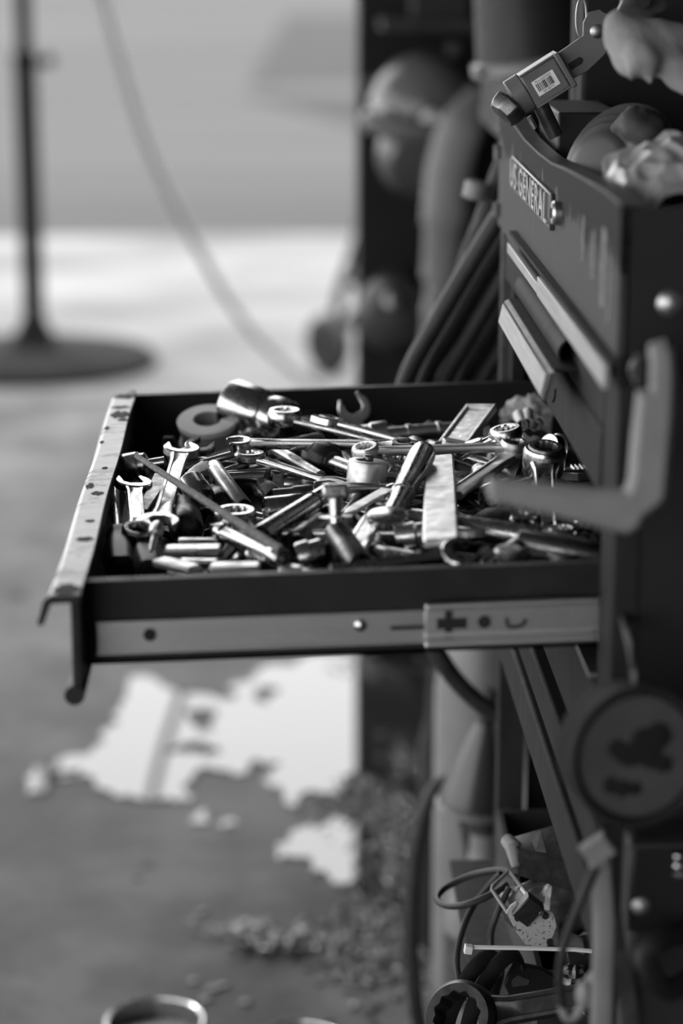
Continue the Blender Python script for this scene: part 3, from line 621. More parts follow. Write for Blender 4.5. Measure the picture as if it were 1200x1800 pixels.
# -- right
wrench('slim chrome ring wrench lying straight across in front of the engraved bar', (-0.0248,1.6667,0.8623), (-0.1367,1.6670,0.8589), .0105, 'ring', .0105, 'ring', .0085, .0055, 'bright', roll=-10, tt=.010)
p_, q_ = V((-0.0829,1.6369,0.8605)), V((-0.0986,1.4116,0.8580)); L = ln(p_, q_)
placed('flat_bar', 'broad bright flat steel bar pointing straight at the viewer', 'bar', p_, q_, [('b', MB().prism([(0, -.0092), (.004, -.0105), (L*.5, -.0112), (L-.004, -.0115), (L, -.010), (L, .010), (L-.004, .0115), (L*.5, .0112), (.004, .0105), (0, .0092)], .006, ch=.0012), M_['bright'], 0)], roll=6)
p_, q_ = V((-0.0385,1.7833,0.8678)), V((-0.0660,1.7094,0.8550)); L = ln(p_, q_)
placed('engraved_bar', 'steel channel handle with recessed engraved face near the far wall', 'handle', p_, q_,
    [('rim', MB().box((0, -.0125, -.003), (L, -.0095, .003)).box((0, .0095, -.003), (L, .0125, .003)).box((0, -.0095, -.003), (.006, .0095, .003)), M_['bright'], .0008),
     ('face', MB().box((.006, -.0095, -.003), (L, .0095, .0008)), M_['steel'], 0)], roll=4)
blade('small bright wedge jaw in front of the engraved bar, left of its twin', (-0.0775,1.6850,0.8627), (-0.0600,1.6827,0.8592), .013, .005, 'bright', tip=.3)
blade('small bright wedge jaw in front of the engraved bar, right of its twin', (-0.0470,1.6801,0.8636), (-0.0602,1.6799,0.8592), .011, .005, 'bright', tip=.3)
wrench('chrome ring wrench with the higher ring behind the slim one', (-0.0295,1.6795,0.8681), (-0.0660,1.6704,0.8550), .0128, 'ring', .011, None, .012, .006, tt=.012)
wrench('broad flat chrome wrench shank slanting down left from under the slim ring wrench', (-0.0270,1.6642,0.8562), (-0.0785,1.5659,0.8506), .0125, 'round', .011, None, .013, .006, 'bright')
bagr = root('parts_bag', 'clear plastic bag of small pipe pieces in the far right corner', 'bag', (0.0142,1.9217,0.8114))
gm = MB(); c0 = V((0.0111,1.8942,0.8293)); rows = []
for i in range(15):
    u = i/14; row = []
    for j in range(24):
        a = 2*math.pi*j/24; t = math.pi*(.04+.92*u)
        p = V((math.sin(t)**.55*math.cos(a)*.0225, math.sin(t)**.55*math.sin(a)*.014, -math.cos(t)*.021))
        p += noise.noise_vector(p*110)*.010 + noise.noise_vector(p*260)*.006; row.append(c0+p)
    rows.append(row)
gm.rings(rows)
M_['film'] = mat('clear_film', .8, .7, rough=.12, scale=40, bump=.6, bscale=120)
pf = M_['film'].node_tree.nodes['Principled BSDF']; pf.inputs['Alpha'].default_value = .46; pf.inputs['Specular IOR Level'].default_value = .9
part('film', gm, M_['film'], bagr, ang=22)
for k, (cx, cy, h) in enumerate(((650,325,34), (690,345,30), (745,345,30), (720,300,44), (675,290,46), (745,285,44), (640,300,46))):
    a = V((0.0016,1.8374,0.8370)) if k == 0 else V([(0.0016,1.8374,0.8370), (0.0077,1.8416,0.8332), (0.0152,1.8404,0.8335), (0.0076,1.8072,0.8472), (0.0013,1.8055,0.8490), (0.0120,1.8159,0.8474), (-0.0040,1.8001,0.8489)][k])
    b = a + V((.004*math.sin(k*2.1), .03, .004*math.cos(k*3)))
    part('pipe_piece', MB().lathe([(.02, .0036), (0, .0036), (0, .0048), (.028, .0048)], a, b-a, n=18), M_['white_plastic'], bagr)
p_, q_ = V((-0.0101,1.5976,0.8687)), V((-0.0215,1.4723,0.8464)); L = ln(p_, q_)
rw = MB(); shank(rw, .012, L, .017, .014, .008, 0, 0); 
placed('ratchet_wrench', 'deep ring ratchet wrench with dark ring, standing beside the far right sockets', 'wrench', p_, q_,
    [('shank', rw, M_['chrome'], 0), ('head', MB().lathe([(-.011, .0100), (-.010, .0150), (.006, .0158), (.009, .0145), (.009, .0125)], (0,0,0), (0,0,1), n=40, caps=(True, False)), M_['chrome'], 0),
     ('gear', ringend(MB(), 0, .0135, .0215), M_['dark_steel'], 0)], roll=-4)
socket('chrome socket lying on its side in the far right corner by the cabinet', (0.0200,1.7217,0.8456), (0.0070,1.7122,0.8512), .0125, Lmax=.04)
for i, (lb, a, b, r) in enumerate((('dark socket behind the deep ring ratchet wrench, near the parts bag', (-0.0191,1.6489,0.8444), (-0.0294,1.6581,0.8461), .011), ('chrome socket with thin round mouth behind the grey hook', (-0.0517,1.5680,0.8475), (-0.0364,1.5899,0.8479), .0108), ('bright cone shaped socket in front of the grey hook', (-0.0344,1.4903,0.8480), (-0.0367,1.4850,0.8599), .0105), ('dark socket left of the grey hook tip', (-0.0622,1.6087,0.8371), (-0.0652,1.6181,0.8410), .01))):
    socket(lb, a, b, r, 'dark_steel' if i in (0, 3) else 'chrome', Lmax=.035)
p_, q_ = V((0.0048,1.6126,0.8531)), V((0.0246,1.6147,0.8537)); L = ln(p_, q_)
pl = MB().prism([(0, -.004), (.01, -.009), (L, -.007), (L, .006), (.01, .009), (0, .004)], .010, ch=.002)
for i in range(7): pl.box((.008+.0032*i, -.007, .0045), (.0095+.0032*i, .007, .0062))
placed('pliers_jaw', 'dull pliers head with ribbed jaw beside the deep ring ratchet wrench', 'pliers', p_, q_, [('j', pl, M_['steel'], .0004)])
placed('steel_rod', 'thin bright straight rod just above the grey hook', 'rod', (-0.0455,1.5717,0.8556), (-0.0150,1.5943,0.8565), [('r', rod_mb(ln((-0.0455,1.5717,0.8556), (-0.0150,1.5943,0.8565)), .0012), M_['chrome'], 0)])
p_, q_ = V((-0.1117,1.5213,0.8456)), V((0.0026,1.4142,0.8531)); L = ln(p_, q_)
placed('breaker_bar', 'long dark breaker bar with bright streak along the near right rim', 'breaker bar', p_, q_,
    [('bar', MB().lathe([(0, .005), (.003, .0075), (L*.72, .0085), (L*.73, .0075)], (0,0,0), (1,0,0), n=28), M_['chrome'], 0), ('neck', MB().lathe([(L*.72, .0072), (L*.76, .0068), (L*.94, .0075), (L, .004)], (0,0,0), (1,0,0), n=24), M_['chrome'], 0)])
wrench('dark stamped wrench lying just behind the long breaker bar', (-0.0803,1.5065,0.8446), (-0.0205,1.4807,0.8464), .0115, 'ring', .0115, 'open', .011, .006, 'dark_steel')
wrench('ring wrench with dull ring at the near rim in front of the breaker bar', (-0.0536,1.4101,0.8514), (-0.0189,1.4136,0.8484), .0108, 'ring', .01, 'open', .009, .005, 'steel')
wrench('small chrome ring wrench by the cabinet behind the breaker bar', (-0.0133,1.4628,0.8506), (0.0083,1.4939,0.8472), .0098, 'ring', .009, 'open', .008, .0045)
solo('grease_lump', 'dark crumbly lump of dirt in front of the grey hook', 'lump', (lambda m: ([setattr(p, 'z', p.z) or p for p in m.v], m)[1])(MB().ball((-0.0481,1.5414,0.8356), .012, 20, 12, (1.6, 1.3, 1))), M_['grease'])
for lb, a, b, r in (('bright small bolt end by the cabinet at the near right', (0.0097,1.4553,0.8473), (0.0091,1.4449,0.8553), .0045), ('bright stub bolt in front of the broad flat bar', (-0.0971,1.4114,0.8481), (-0.0915,1.4145,0.8483), .004), ('chrome stub left of the broad flat bar by the near rim', (-0.1108,1.4074,0.8477), (-0.1053,1.4105,0.8478), .004), ('small bright bolt right of the near rim wrench jaw', (-0.0689,1.4205,0.8469), (-0.0693,1.4111,0.8529), .0035)):
    placed('bolt', lb, 'bolt', a, b, [('b', MB().lathe([(0, r*.7), (.002, r), (ln(a, b), r)], (0,0,0), (1,0,0), n=12).lathe([(-.006, r*1.7), (0, r*1.7)], (0,0,0), (1,0,0), n=6), M_['chrome'], 0)])
# -- the buried layers under these: real tools, alike to the eye
prot = {}
def copy_tree(o):
    c = o.copy(); COL.objects.link(c)
    for ch in o.children: d = ch.copy(); COL.objects.link(d); d.parent = c
    return c
kinds = [('wrench', 'wrench', 'steel wrench half buried in the lower layer of the drawer heap', lambda: wrench_mb(.15, .0115, 'ring', .0112, 'open', .0105, .0052), 'steel', .15),
         ('wrench', 'wrench', 'slim dark wrench half buried in the lower layer of the drawer heap', lambda: wrench_mb(.12, .009, 'ring', .009, 'open', .0082, .0045), 'dark_steel', .12),
         ('socket', 'socket', 'small steel socket half buried in the lower layer of the drawer heap', lambda: socket_mb(.0095, .028), 'steel', .028),
         ('socket', 'socket', 'deep dark socket half buried in the lower layer of the drawer heap', lambda: socket_mb(.0088, .055, .0088), 'dark_steel', .055),
         ('extension_bar', 'extension bar', 'chrome extension bar half buried in the lower layer of the drawer heap', lambda: bar_mb(.10, .0052), 'chrome', .10),
         ('hex_key', 'hex key', 'bent black hex key half buried in the lower layer of the drawer heap', lambda: MB().tube([(0,0,0), (.07,0,0), (.076,.002,0), (.079,.008,0), (.08,.03,0)], .003, 6), 'black_oxide', .08),
         ('steel_rod', 'rod', 'plain steel rod half buried in the lower layer of the drawer heap', lambda: rod_mb(.13, .0038), 'steel', .13),
         ('bolt', 'bolt', 'loose bolt half buried in the lower layer of the drawer heap', lambda: MB().cyl((0,0,0), (.03,0,0), .003, n=10).lathe([(-.005, .006), (0, .006)], (0,0,0), (1,0,0), n=6), 'steel', .03)]
rnd = random.Random(11)
for i in range(118):
    k = i % 8 if i < 96 else rnd.choice((2, 3, 7, 0)); nm, ct, lb, fn, mt, L = kinds[k]
    layer = i // 36
    for tr in range(40):
        x, y, a = rnd.uniform(-.30, .01), rnd.uniform(1.395, 1.93), rnd.uniform(0, 2*math.pi)
        if rnd.random() < .6 and y > 1.75: continue
        x2, y2 = x+L*math.cos(a), y+L*math.sin(a)
        if -.305 < x2 < .03 and 1.39 < y2 < 1.935: break
    else: continue
    z = .803 + .013 + .0095*layer + rnd.uniform(0, .006) - (.008 if y > 1.8 else 0) + SG*x
    dz = rnd.uniform(-.004, .008)
    if k in prot: o = copy_tree(prot[k])
    else:
        o = bpy.data.objects.new(nm, fn().mesh(nm, M_[mt])); COL.objects.link(o); prot[k] = o
        tag(o, lb, ct, lb.split(' half')[0] + ' pieces in the lower heap')
    o.matrix_world = Matrix.Translation((x, y, z)) @ basis(V((math.cos(a)*L, math.sin(a)*L, dz))).to_4x4() @ Matrix.Rotation(rnd.uniform(-.5, .5), 4, 'X')
# ---------------------------------------------------------------- clutter in the open top of the cabinet
def plate(mb, pts, t, ch=.0008):
    """pts all on one upright plane y = const, given clockwise or not; thickness t along y"""
    y = pts[0][1]; o = [(p[0], p[2]) for p in pts]
    ar = sum(o[i-1][0]*o[i][1]-o[i][0]*o[i-1][1] for i in range(len(o)))
    if ar < 0: o = o[::-1]
    return mb.prism(o, t, Matrix(((1,0,0),(0,0,-1),(0,1,0))), (0, y, 0), ch)
def lump(mb, c, r, sc, fr, amp, n=28, m=18, seed=0, M=None, ridge=False):
    o = len(mb.v); mb.ball(c, r, n, m, sc, M)
    for p in mb.v[o:]:
        d = (p-V(c)); q = V((p.x*fr+seed, p.y*fr, p.z*fr))
        k = noise.fractal(q, 1.0, 2.0, 4)
        if ridge: k = 1-2*abs(k)*1.6
        p += d.normalized()*amp*k
    return mb
def remesh(o, vox, it=6):
    m = o.modifiers.new('remesh', 'REMESH'); m.mode = 'VOXEL'; m.voxel_size = vox; m.use_smooth_shade = True
    s = o.modifiers.new('smooth', 'SMOOTH'); s.iterations = it; s.factor = .5
case = root('black_case', 'black upright case at the back of the open cabinet top', 'case', (.2, 1.90, 1.024))
part('shell', MB().box((.047, 1.87, 1.024), (.40, 1.95, 1.40)), M_['black'], case, bev=.004)
part('lid_seam', MB().box((.0465, 1.908, 1.03), (.0475, 1.912, 1.39)), M_['hole'], case)
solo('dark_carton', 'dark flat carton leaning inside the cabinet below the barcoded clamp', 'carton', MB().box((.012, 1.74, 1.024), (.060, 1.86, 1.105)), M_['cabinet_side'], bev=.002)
# clamp with barcode sticker
O = V((-0.0036,1.7000,1.1322)); ex = V((math.cos(.56), 0, math.sin(.56))); ey = V((-math.sin(.56), 0, math.cos(.56))); ez = V((0, -1, 0)); CM = Matrix((ex, ey, ez)).transposed()
cl = root('clamp', 'grey clamp head with barcode sticker perched on the cabinet edge', 'clamp', O - V((0, 0, .03)))
def cb(a, b): return MB().box(a, b, CM, O)
M_['clamp_grey'] = mat('clamp_grey_paint', .125, .105, rough=.36, scale=30)
bd = cb((-.0155, -.0135, -.012), (.0135, .0130, .010)); part('body', bd, M_['clamp_grey'], cl, bev=.0015)
part('body_frame', cb((-.0155, .0120, -.010), (.0150, .0138, .0115)).box((-.0155, -.0142, -.010), (.0150, -.0126, .0115), CM, O), M_['clamp_grey'], cl, bev=.0006)
part('end_collar', cb((.0135, -.0150, -.013), (.0178, .0135, .0125)), M_['clamp_grey'], cl, bev=.001)
part('jaw', MB().rings([[O + CM @ V((x, s*math.cos(a), -.001+.0115*math.sin(a))) for a in [2*math.pi*i/24 for i in range(24)]] for x, s in ((-.0275, .0150), (-.0155, .0150))]), M_['clamp_grey'], cl, bev=.001)
cap = MB().lathe([(0, .0125), (.002, .0145), (.008, .0140), (.013, .0115), (.014, .003)], O + CM @ V((-.0285, -.002, 0)), CM @ V((-1, -.25, .2)), n=8)
part('end_cap', cap, M_['dark_steel'], cl, 'dark faceted end cap', bev=.001)
part('screw', MB().tube([O + CM @ V((-.024, -.016, .006)), O + CM @ V((-.0245, -.026, .006))], .0022, 10), M_['chrome'], cl, 'bright screw end')
part('screw_barrel', MB().tube([O + CM @ V((-.012, -.014, .0)), O + CM @ V((-.0145, -.040, .0))], .006, 16), M_['black_oxide'], cl)
arm = MB().prism([(.0178, -.0105), (.030, -.0115), (.047, -.008), (.060, .003), (.064, .014), (.060, .022), (.052, .0245), (.045, .0205), (.040, .0125), (.0178, .0115)], .003, CM, O, .0006)
ao = part('arm', arm, M_['clamp_grey'], cl, 'flat steel arm')
part('slot', MB().prism([(.020, -.0045), (.0295, -.0045), (.0315, -.0028), (.0315, -.0008), (.0300, .0008), (.020, .0008)], .0034, CM, O), M_['hole'], ao)
part('pivot_rivet', MB().lathe([(0, .0052), (.002, .005), (.0032, .003), (.0034, .0004)], O + CM @ V((.0500, .010, .0015)), ez, n=20), M_['zinc'], ao)
wire = MB().tube([O + CM @ V((.046+.010*math.cos(t)*.55+.006*math.sin(t), .024+.012*math.sin(t)+.002*math.cos(t), -.002)) for t in [2*math.pi*i/24 for i in range(24)]], .0008, 6, closed=True)
part('wire_loop', wire, M_['zinc'], cl)
st_c = V((-.0012, -.0012, .0103))
stk = part('sticker', MB().prism([(-.0090, -.0060), (.0090, -.0060), (.0090, .0060), (-.0090, .0060)], .0003, CM, O + CM @ st_c), mat('sticker_paper', .75, .68, rough=.6), cl, 'white barcode sticker')
bars = MB(); x = -.0072; rb = random.Random(5)
while x < .0062:
    w = rb.choice((.0003, .0004, .0007, .0009)); bars.box((x, -.0032, 0), (x+w, .0030, .0002), CM, O + CM @ (st_c + V((0, 0, .0001)))); x += w + rb.choice((.0003, .0004, .0006))
part('barcode', bars, M_['hole'], stk)
def text3d(body, size, place, m, name, par, ext=.00005):
    c = bpy.data.curves.new(name, 'FONT'); c.body = body; c.size = size; c.extrude = ext; c.align_x = 'CENTER'; c.align_y = 'CENTER'
    o = bpy.data.objects.new(name, c); COL.objects.link(o); bpy.context.view_layer.update()
    me = bpy.data.meshes.new_from_object(o.evaluated_get(bpy.context.evaluated_depsgraph_get())); bpy.data.objects.remove(o)
    base = wloc(par)
    for v in me.vertices: v.co = place(v.co) - base
    me.materials.clear(); me.materials.append(m)
    o = bpy.data.objects.new(name, me); COL.objects.link(o); o.parent = par; return o
text3d('Part #267833', .0024, lambda v: O + CM @ (st_c + V((v.x, v.y + .0044, v.z + .0002))), M_['hole'], 'part_number', stk)
text3d('569 48775', .0022, lambda v: O + CM @ (st_c + V((v.x, v.y - .0046, v.z + .0002))), M_['hole'], 'digits', stk)
# cotton glove
gl = MB(); gy = 1.50
for a, b, r0, r1 in (((0.0267,1.5000,1.1714), (0.0810,1.5200,1.1629), .016, .016), ((0.0191,1.5000,1.1794), (0.0296,1.5000,1.1620), .0105, .011), ((0.0310,1.4900,1.1629), (0.0644,1.5100,1.1555), .012, .013),
        ((0.0296,1.4800,1.1581), (0.0247,1.4750,1.1506), .009, .0045), ((0.0351,1.4800,1.1581), (0.0376,1.4750,1.1466), .010, .004), ((0.0573,1.4900,1.1520), (0.0650,1.4800,1.1436), .012, .008), ((0.0211,1.5000,1.1750), (0.0246,1.4900,1.1568), .010, .009)):
    gl.ball(a, r0, 14, 9).ball(b, r1, 14, 9).cyl(a, b, r0, r1, 14)
g = solo('cotton_glove', 'pale limp cotton glove draped over the clutter in the upper right', 'glove', gl, M_['cloth'], ang=80); remesh(g, .0028, 8)
g.modifiers.new('folds', 'DISPLACE'); tx = bpy.data.textures.new('folds', 'CLOUDS'); tx.noise_scale = .022; g.modifiers['folds'].texture = tx; g.modifiers['folds'].strength = .006; g.modifiers['folds'].texture_coords = 'GLOBAL'
# pale crumpled film
fb_ = MB(); n_, m_ = 44, 30; c0 = V((0.0329,1.4200,1.0956)); rows = []
for i in range(m_):
    row = []
    for j in range(n_):
        u, w = i/(m_-1)*2-1, j/(n_-1)*2-1
        p = V((w*.042+.014, u*.035, -.016*(abs(w)**1.5) - .008*u*u - .012*w*0 + .016*(u+.2)))
        q = p*42; k = noise.fractal(q + V((3, 1, 0)), 1, 2, 3); k = noise.noise(q*.9 + V((3, 1, 0))) + .45*noise.noise(q*2.1); p += V((.004*noise.noise(q*.8), .004*noise.noise(q*.7+V((5,5,5))), .016*(1-2.0*abs(k))-.004))
        row.append(c0+p)
    rows.append(row)
fb_.sheet(rows)
fo_ = solo('crumpled_sheet', 'pale crumpled plastic sheet bulging over the cabinet edge below the glove', 'sheet', fb_, M_['bag'], ang=80)
sd = fo_.modifiers.new('thick', 'SOLIDIFY'); sd.thickness = .0012
sb = fo_.modifiers.new('sub', 'SUBSURF'); sb.levels = 1; sb.render_levels = 1
# ribbed roll behind the edge
c_ = V((0.0443,1.6200,1.0739)); prof = []
for i in range(26): prof.append((.001*i*1.1, .048*math.sin(math.acos(min(1, i/27)))*(1+.05*(i % 3 == 0)) + .004))
solo('ribbed_roll', 'dark ribbed round roll standing behind the cabinet edge between carton and sheet', 'roll', MB().lathe([(0, .02)]+prof, c_ + V((0,0,-.006)), (-.75, -.5, .25), n=40), mat('dark_ribbed', .010, .006, rough=.5, scale=40), ang=25)
solo('grey_lump', 'dull grey cloth lump behind the crumpled sheet', 'cloth', lump(MB(), V((0.0503,1.6000,1.1057)), .02, (1, 1, .8), 40, .006), M_['cabinet_edge'], ang=80)
# star knob at the top edge of the view
kn = MB().lathe([(-.006, .012), (-.004, .016), (.004, .016), (.006, .012)], (0.0522,1.6200,1.1901), (.15, -1, .25), n=60, mod=lambda k, a: 1+.17*math.cos(5*a+.6))
kr = root('star_knob', 'dark star shaped valve knob above the cotton glove', 'knob', (0.0522,1.6200,1.1901))
part('grip', kn, M_['cabinet_edge'], kr); part('hub', MB().cyl((0.0533,1.6120,1.1919), (0.0523,1.6060,1.1921), .005), M_['hole'], kr)
part('stem', MB().cyl((0.0530,1.6250,1.1899), (0.0953,1.8800,1.1651), .005), M_['black_oxide'], kr)
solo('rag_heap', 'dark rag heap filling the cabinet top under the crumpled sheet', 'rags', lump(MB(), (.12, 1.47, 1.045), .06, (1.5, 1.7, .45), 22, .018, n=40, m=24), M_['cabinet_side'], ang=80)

# ---------------------------------------------------------------- things on the cabinet's near side
hk = root('steel_hook', 'blurred grey angled steel hook jutting left in front of the drawer', 'hook', (0.0057,1.2950,0.9974))
hb = MB(); plate(hb, [(-0.0038,1.2000,1.0264), (0.0044,1.2000,1.0289), (0.0086,1.2000,1.0236), (0.0101,1.2000,1.0095), (0.0098,1.2000,0.9844), (0.0083,1.2000,0.9558), (0.0076,1.2000,0.9424), (0.0043,1.2000,0.9379), (-0.0021,1.2000,0.9328), (-0.0040,1.2000,0.9319), (-0.0063,1.2000,0.9254), (-0.0130,1.2000,0.9216), (-0.0257,1.2000,0.9243), (-0.0571,1.2000,0.9313), (-0.0866,1.2000,0.9367), (-0.0892,1.2000,0.9438), (-0.0874,1.2000,0.9502), (-0.0575,1.2000,0.9477), (-0.0263,1.2000,0.9452), (-0.0144,1.2000,0.9458), (-0.0127,1.2000,0.9512), (-0.0116,1.2000,0.9751), (-0.0094,1.2000,1.0009), (-0.0032,1.2000,1.0021)], .012, .003)
for p in hb.v:
    if p.x < -.01: p.y += (-.01-p.x)*.2
M_['hook'] = mat('hook_grey', .21, .18, rough=.5, scale=40)
part('arm', hb, M_['hook'], hk)
part('pivot', MB().cyl((0.0070,1.2980,0.9934), (-0.0052,1.2050,1.0118), .007, n=20).box(V((-0.0102,1.2000,1.0081))+V((0,-.0,-.004)), V((-0.0006,1.2000,1.0158))+V((0,.01,.004))), M_['cabinet_side'], hk)
ld = root('round_lid', 'large round dull lid with worn dark print hanging on the near cabinet side', 'lid', (0.0077,1.2400,0.7257))
lc = V((0.0008,1.2150,0.7851)); ld_d = V((.22, -1, .12)).normalized()
part('rim', MB().lathe([(-.03, .036), (-.028, .0395), (-.004, .0395), (-.001, .0415), (.002, .0415), (.003, .0395), (.001, .0365), (-.002, .036)], lc, ld_d, n=56), M_['cabinet'], ld)
M_['lid'] = mat('lid_face', .075, .055, rough=.55, scale=30)
part('face', MB().lathe([(-.002, .0355), (-.0005, .035), (-.0005, .001)], lc, ld_d, n=48), M_['lid'], ld)
LB = basis(ld_d)
def smear(pts):
    b = MB()
    for (u, w, r, s) in pts: lump(b, lc + LB @ V((-.0002, u, w)), r, (1, 1, 1), 60, r*.3, n=14, m=8)
    for p in b.v: q = LB.transposed() @ (p-lc); q.x = -.0002 + max(-.0006, min(.0006, q.x*.1)); p.x, p.y, p.z = lc + LB @ q
    return b
part('worn_print', smear([(.012,.010,.008,1),(.002,.006,.010,1),(-.006,.002,.008,1),(.016,-.006,.006,1),(.008,-.002,.006,1),(-.012,.006,.006,1),(-.010,-.018,.005,1),(-.017,-.015,.005,1),(-.002,-.019,.004,1)]), M_['cabinet_side'], ld, 'dark worn unreadable print')
part('hanger', MB().tube(smooth_path([lc + V((0, .02, .036)), lc + V((.0, .03, .05)), lc + V((.002, .086, .058))]), .003, 8), M_['black_oxide'], ld)
# buckled webbing strap, cord with hook
wb = root('webbing_strap', 'pale hanging webbing strap buckled by a square clip at the lower right', 'strap', (-0.0039,1.2600,0.5942))
part('webbing', MB().tube(smooth_path([(-0.0054,1.2850,0.7181), (-0.0142,1.2500,0.7073), (-0.0125,1.2400,0.6715), (-0.0129,1.2350,0.6371), (-0.0132,1.2300,0.5987), (-0.0114,1.2300,0.5381)]), (.0065, .0012), 12, flat=(0, -1, 0)).shear(0), M_['hook'], wb)
part('webbing', MB().tube(smooth_path([(-0.0094,1.2620,0.6947), (-0.0040,1.2550,0.6644), (0.0002,1.2500,0.6370), (0.0067,1.2500,0.6068), (0.0082,1.2500,0.5840), (0.0107,1.2500,0.5261)]), (.0055, .0012), 12, flat=(0, -1, 0)), M_['cabinet_edge'], wb)
bk = V((-0.0180,1.2350,0.7199)); r2 = .62
part('buckle_or_glint', MB().prism([(-.0085, -.0075), (.0085, -.0075), (.0085, .0075), (-.0085, .0075)], .008, Matrix(((math.cos(r2), -math.sin(r2), 0), (0, 0, -1), (math.sin(r2), math.cos(r2), 0))), bk, .0015), M_['hook'], wb)
cd = root('hooked_cord', 'thin dark cord hanging in a curve with a pale hook at its end', 'cord', (-0.0278,1.2400,0.6087))
part('cord', MB().tube(smooth_path([(-0.0175,1.2450,0.7040), (-0.0258,1.2400,0.6863), (-0.0343,1.2400,0.6608), (-0.0375,1.2400,0.6387), (-0.0357,1.2400,0.6201), (-0.0320,1.2400,0.6107)]), .0028, 8), M_['cabinet_side'], cd)
part('hook', MB().tube(smooth_path([(-0.0356,1.2400,0.6163), (-0.0320,1.2400,0.6092), (-0.0272,1.2400,0.6110), (-0.0213,1.2400,0.6206), (-0.0140,1.2400,0.6302), (-0.0122,1.2400,0.6361), (-0.0163,1.2400,0.6376), (-0.0216,1.2400,0.6310)]), .0032, 8), M_['hook'], cd, 'pale bent hook')
part('knot', MB().ball((-0.0224,1.2380,0.6253), .0075, 14, 9, (.8, .8, 1.2)), M_['hook'], cd)
po = root('tool_pouch', 'dark leather pouch with domed rivet hanging at the lower right', 'pouch', (.06, 1.27, .55))
part('body', MB().box((.006, 1.265, .55), (.13, 1.298, .712)), mat('dark_leather', .022, .016, rough=.5, scale=60, bump=.2), po, bev=.006)
part('flap', MB().box((.005, 1.258, .655), (.131, 1.264, .714)), M_['grip'], po, bev=.003)
part('rivet', MB().lathe([(0, .0062), (.002, .0058), (.004, .0032), (.0044, .0004)], (0.0130,1.2580,0.6732), (0, -1, 0), n=20), M_['zinc'], po)
part('handle_loop', MB().tube(smooth_path([(0.0424,1.2500,0.6587), (0.0226,1.2350,0.6624), (0.0119,1.2300,0.6539), (0.0172,1.2280,0.6401), (0.0263,1.2300,0.6316), (0.0416,1.2400,0.6338)]), (.007, .002), 12, flat=(0, -1, .4)), M_['grip'], po)
part('spring', MB().tube([V((0.0356,1.2500,0.7022)) + V((.0055*math.cos(t), .004*math.sin(t), .0009*t-.008)) for t in [i*.5 for i in range(40)]], .0013, 6), M_['chrome'], po, 'bright coil spring')

# ---------------------------------------------------------------- junk heaped on the low shelf
tub = root('black_tub', 'black open plastic tub on the low shelf under the junk', 'tub', (.15, 1.76, .400))
part('wall', MB().box((-.005, 1.60, .400), (.32, 1.604, .462)).box((-.005, 1.925, .400), (.32, 1.929, .462)).box((-.005, 1.604, .400), (-.001, 1.925, .462)).box((.316, 1.604, .400), (.32, 1.925, .462)), M_['rubber'], tub)
part('base', MB().box((-.001, 1.604, .400), (.316, 1.925, .404)), M_['rubber'], tub)
part('fill', lump(MB(), (.15, 1.765, .42), .15, (1.0, 1.0, .40), 18, .016, n=44, m=24), M_['rubber'], tub, 'dark greasy rag filling the tub', ang=80)
bx = root('tin_box', 'dark flat box with pale label patch lying tilted on the low shelf junk', 'box', (0.0099,1.6800,0.4966))
A_, B_, C_, D_ = V((-0.0166,1.6500,0.5421)), V((0.0363,1.6150,0.5394)), V((0.0402,1.6650,0.5648)), V((-0.0220,1.6760,0.5408)); dn = V((0, .006, -.024))
part('shell', MB().add([A_, B_, C_, D_, A_+dn, B_+dn, C_+dn, D_+dn], [(7,6,5,4), (0,4,5,1), (1,5,6,2), (2,6,7,3), (3,7,4,0)]), M_['black_oxide'], bx)
nn = (B_-A_).cross(D_-A_).normalized()
def onbox(u, v, e=.0006): return A_.lerp(B_, u).lerp(D_.lerp(C_, u), v) + nn*e
part('top', MB().sheet([[onbox(u/8, v/8, 0) for u in range(9)] for v in range(9)]), M_['black_oxide'], bx)
def decal(u0, u1, v0, v1, sk=0): return MB().add([onbox(u0, v0), onbox(u1, v0), onbox(u1+sk, v1), onbox(u0+sk, v1), onbox(u0, v0, -.0004), onbox(u1, v0, -.0004), onbox(u1+sk, v1, -.0004), onbox(u0+sk, v1, -.0004)], [(0,1,2,3), (7,6,5,4), (0,4,5,1), (1,5,6,2), (2,6,7,3), (3,7,4,0)])
part('label_patch', decal(.26, .40, .18, .92), M_['cabinet_edge'], bx, 'pale label patch')
for k in range(4): part('print_line', decal(.55+.07*k, .575+.07*k, .45+.04*k, .92), M_['cabinet'], bx)
part('end_cap', MB().tube([D_ + V((-.001, -.004, .0)), A_ + V((-.003, .012, -.002)), A_ + V((-.001, .004, -.016))], [.006, .007, .004], 10), M_['hook'], bx, 'pale worn end')
fl_ = lump(MB(), V((0.0145,1.6600,0.4874)), .035, (1.2, .6, .72), 34, .012, n=40, m=26)
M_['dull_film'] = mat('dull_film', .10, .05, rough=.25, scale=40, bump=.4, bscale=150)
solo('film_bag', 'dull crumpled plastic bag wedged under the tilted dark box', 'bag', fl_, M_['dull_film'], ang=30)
br = root('spotted_bracket', 'pale spotted metal bracket with holes and square wire frame', 'bracket', (-0.0137,1.5900,0.4902))
M_['spotted'] = mat('spotted_plate', .05, .36, rough=.5, scale=420, contrast=.75, detail=3)
for e_, q_ in zip([n for n in M_['spotted'].node_tree.nodes if n.type == 'VALTORGB'][0].color_ramp.elements, (.36, .42)): e_.position = q_
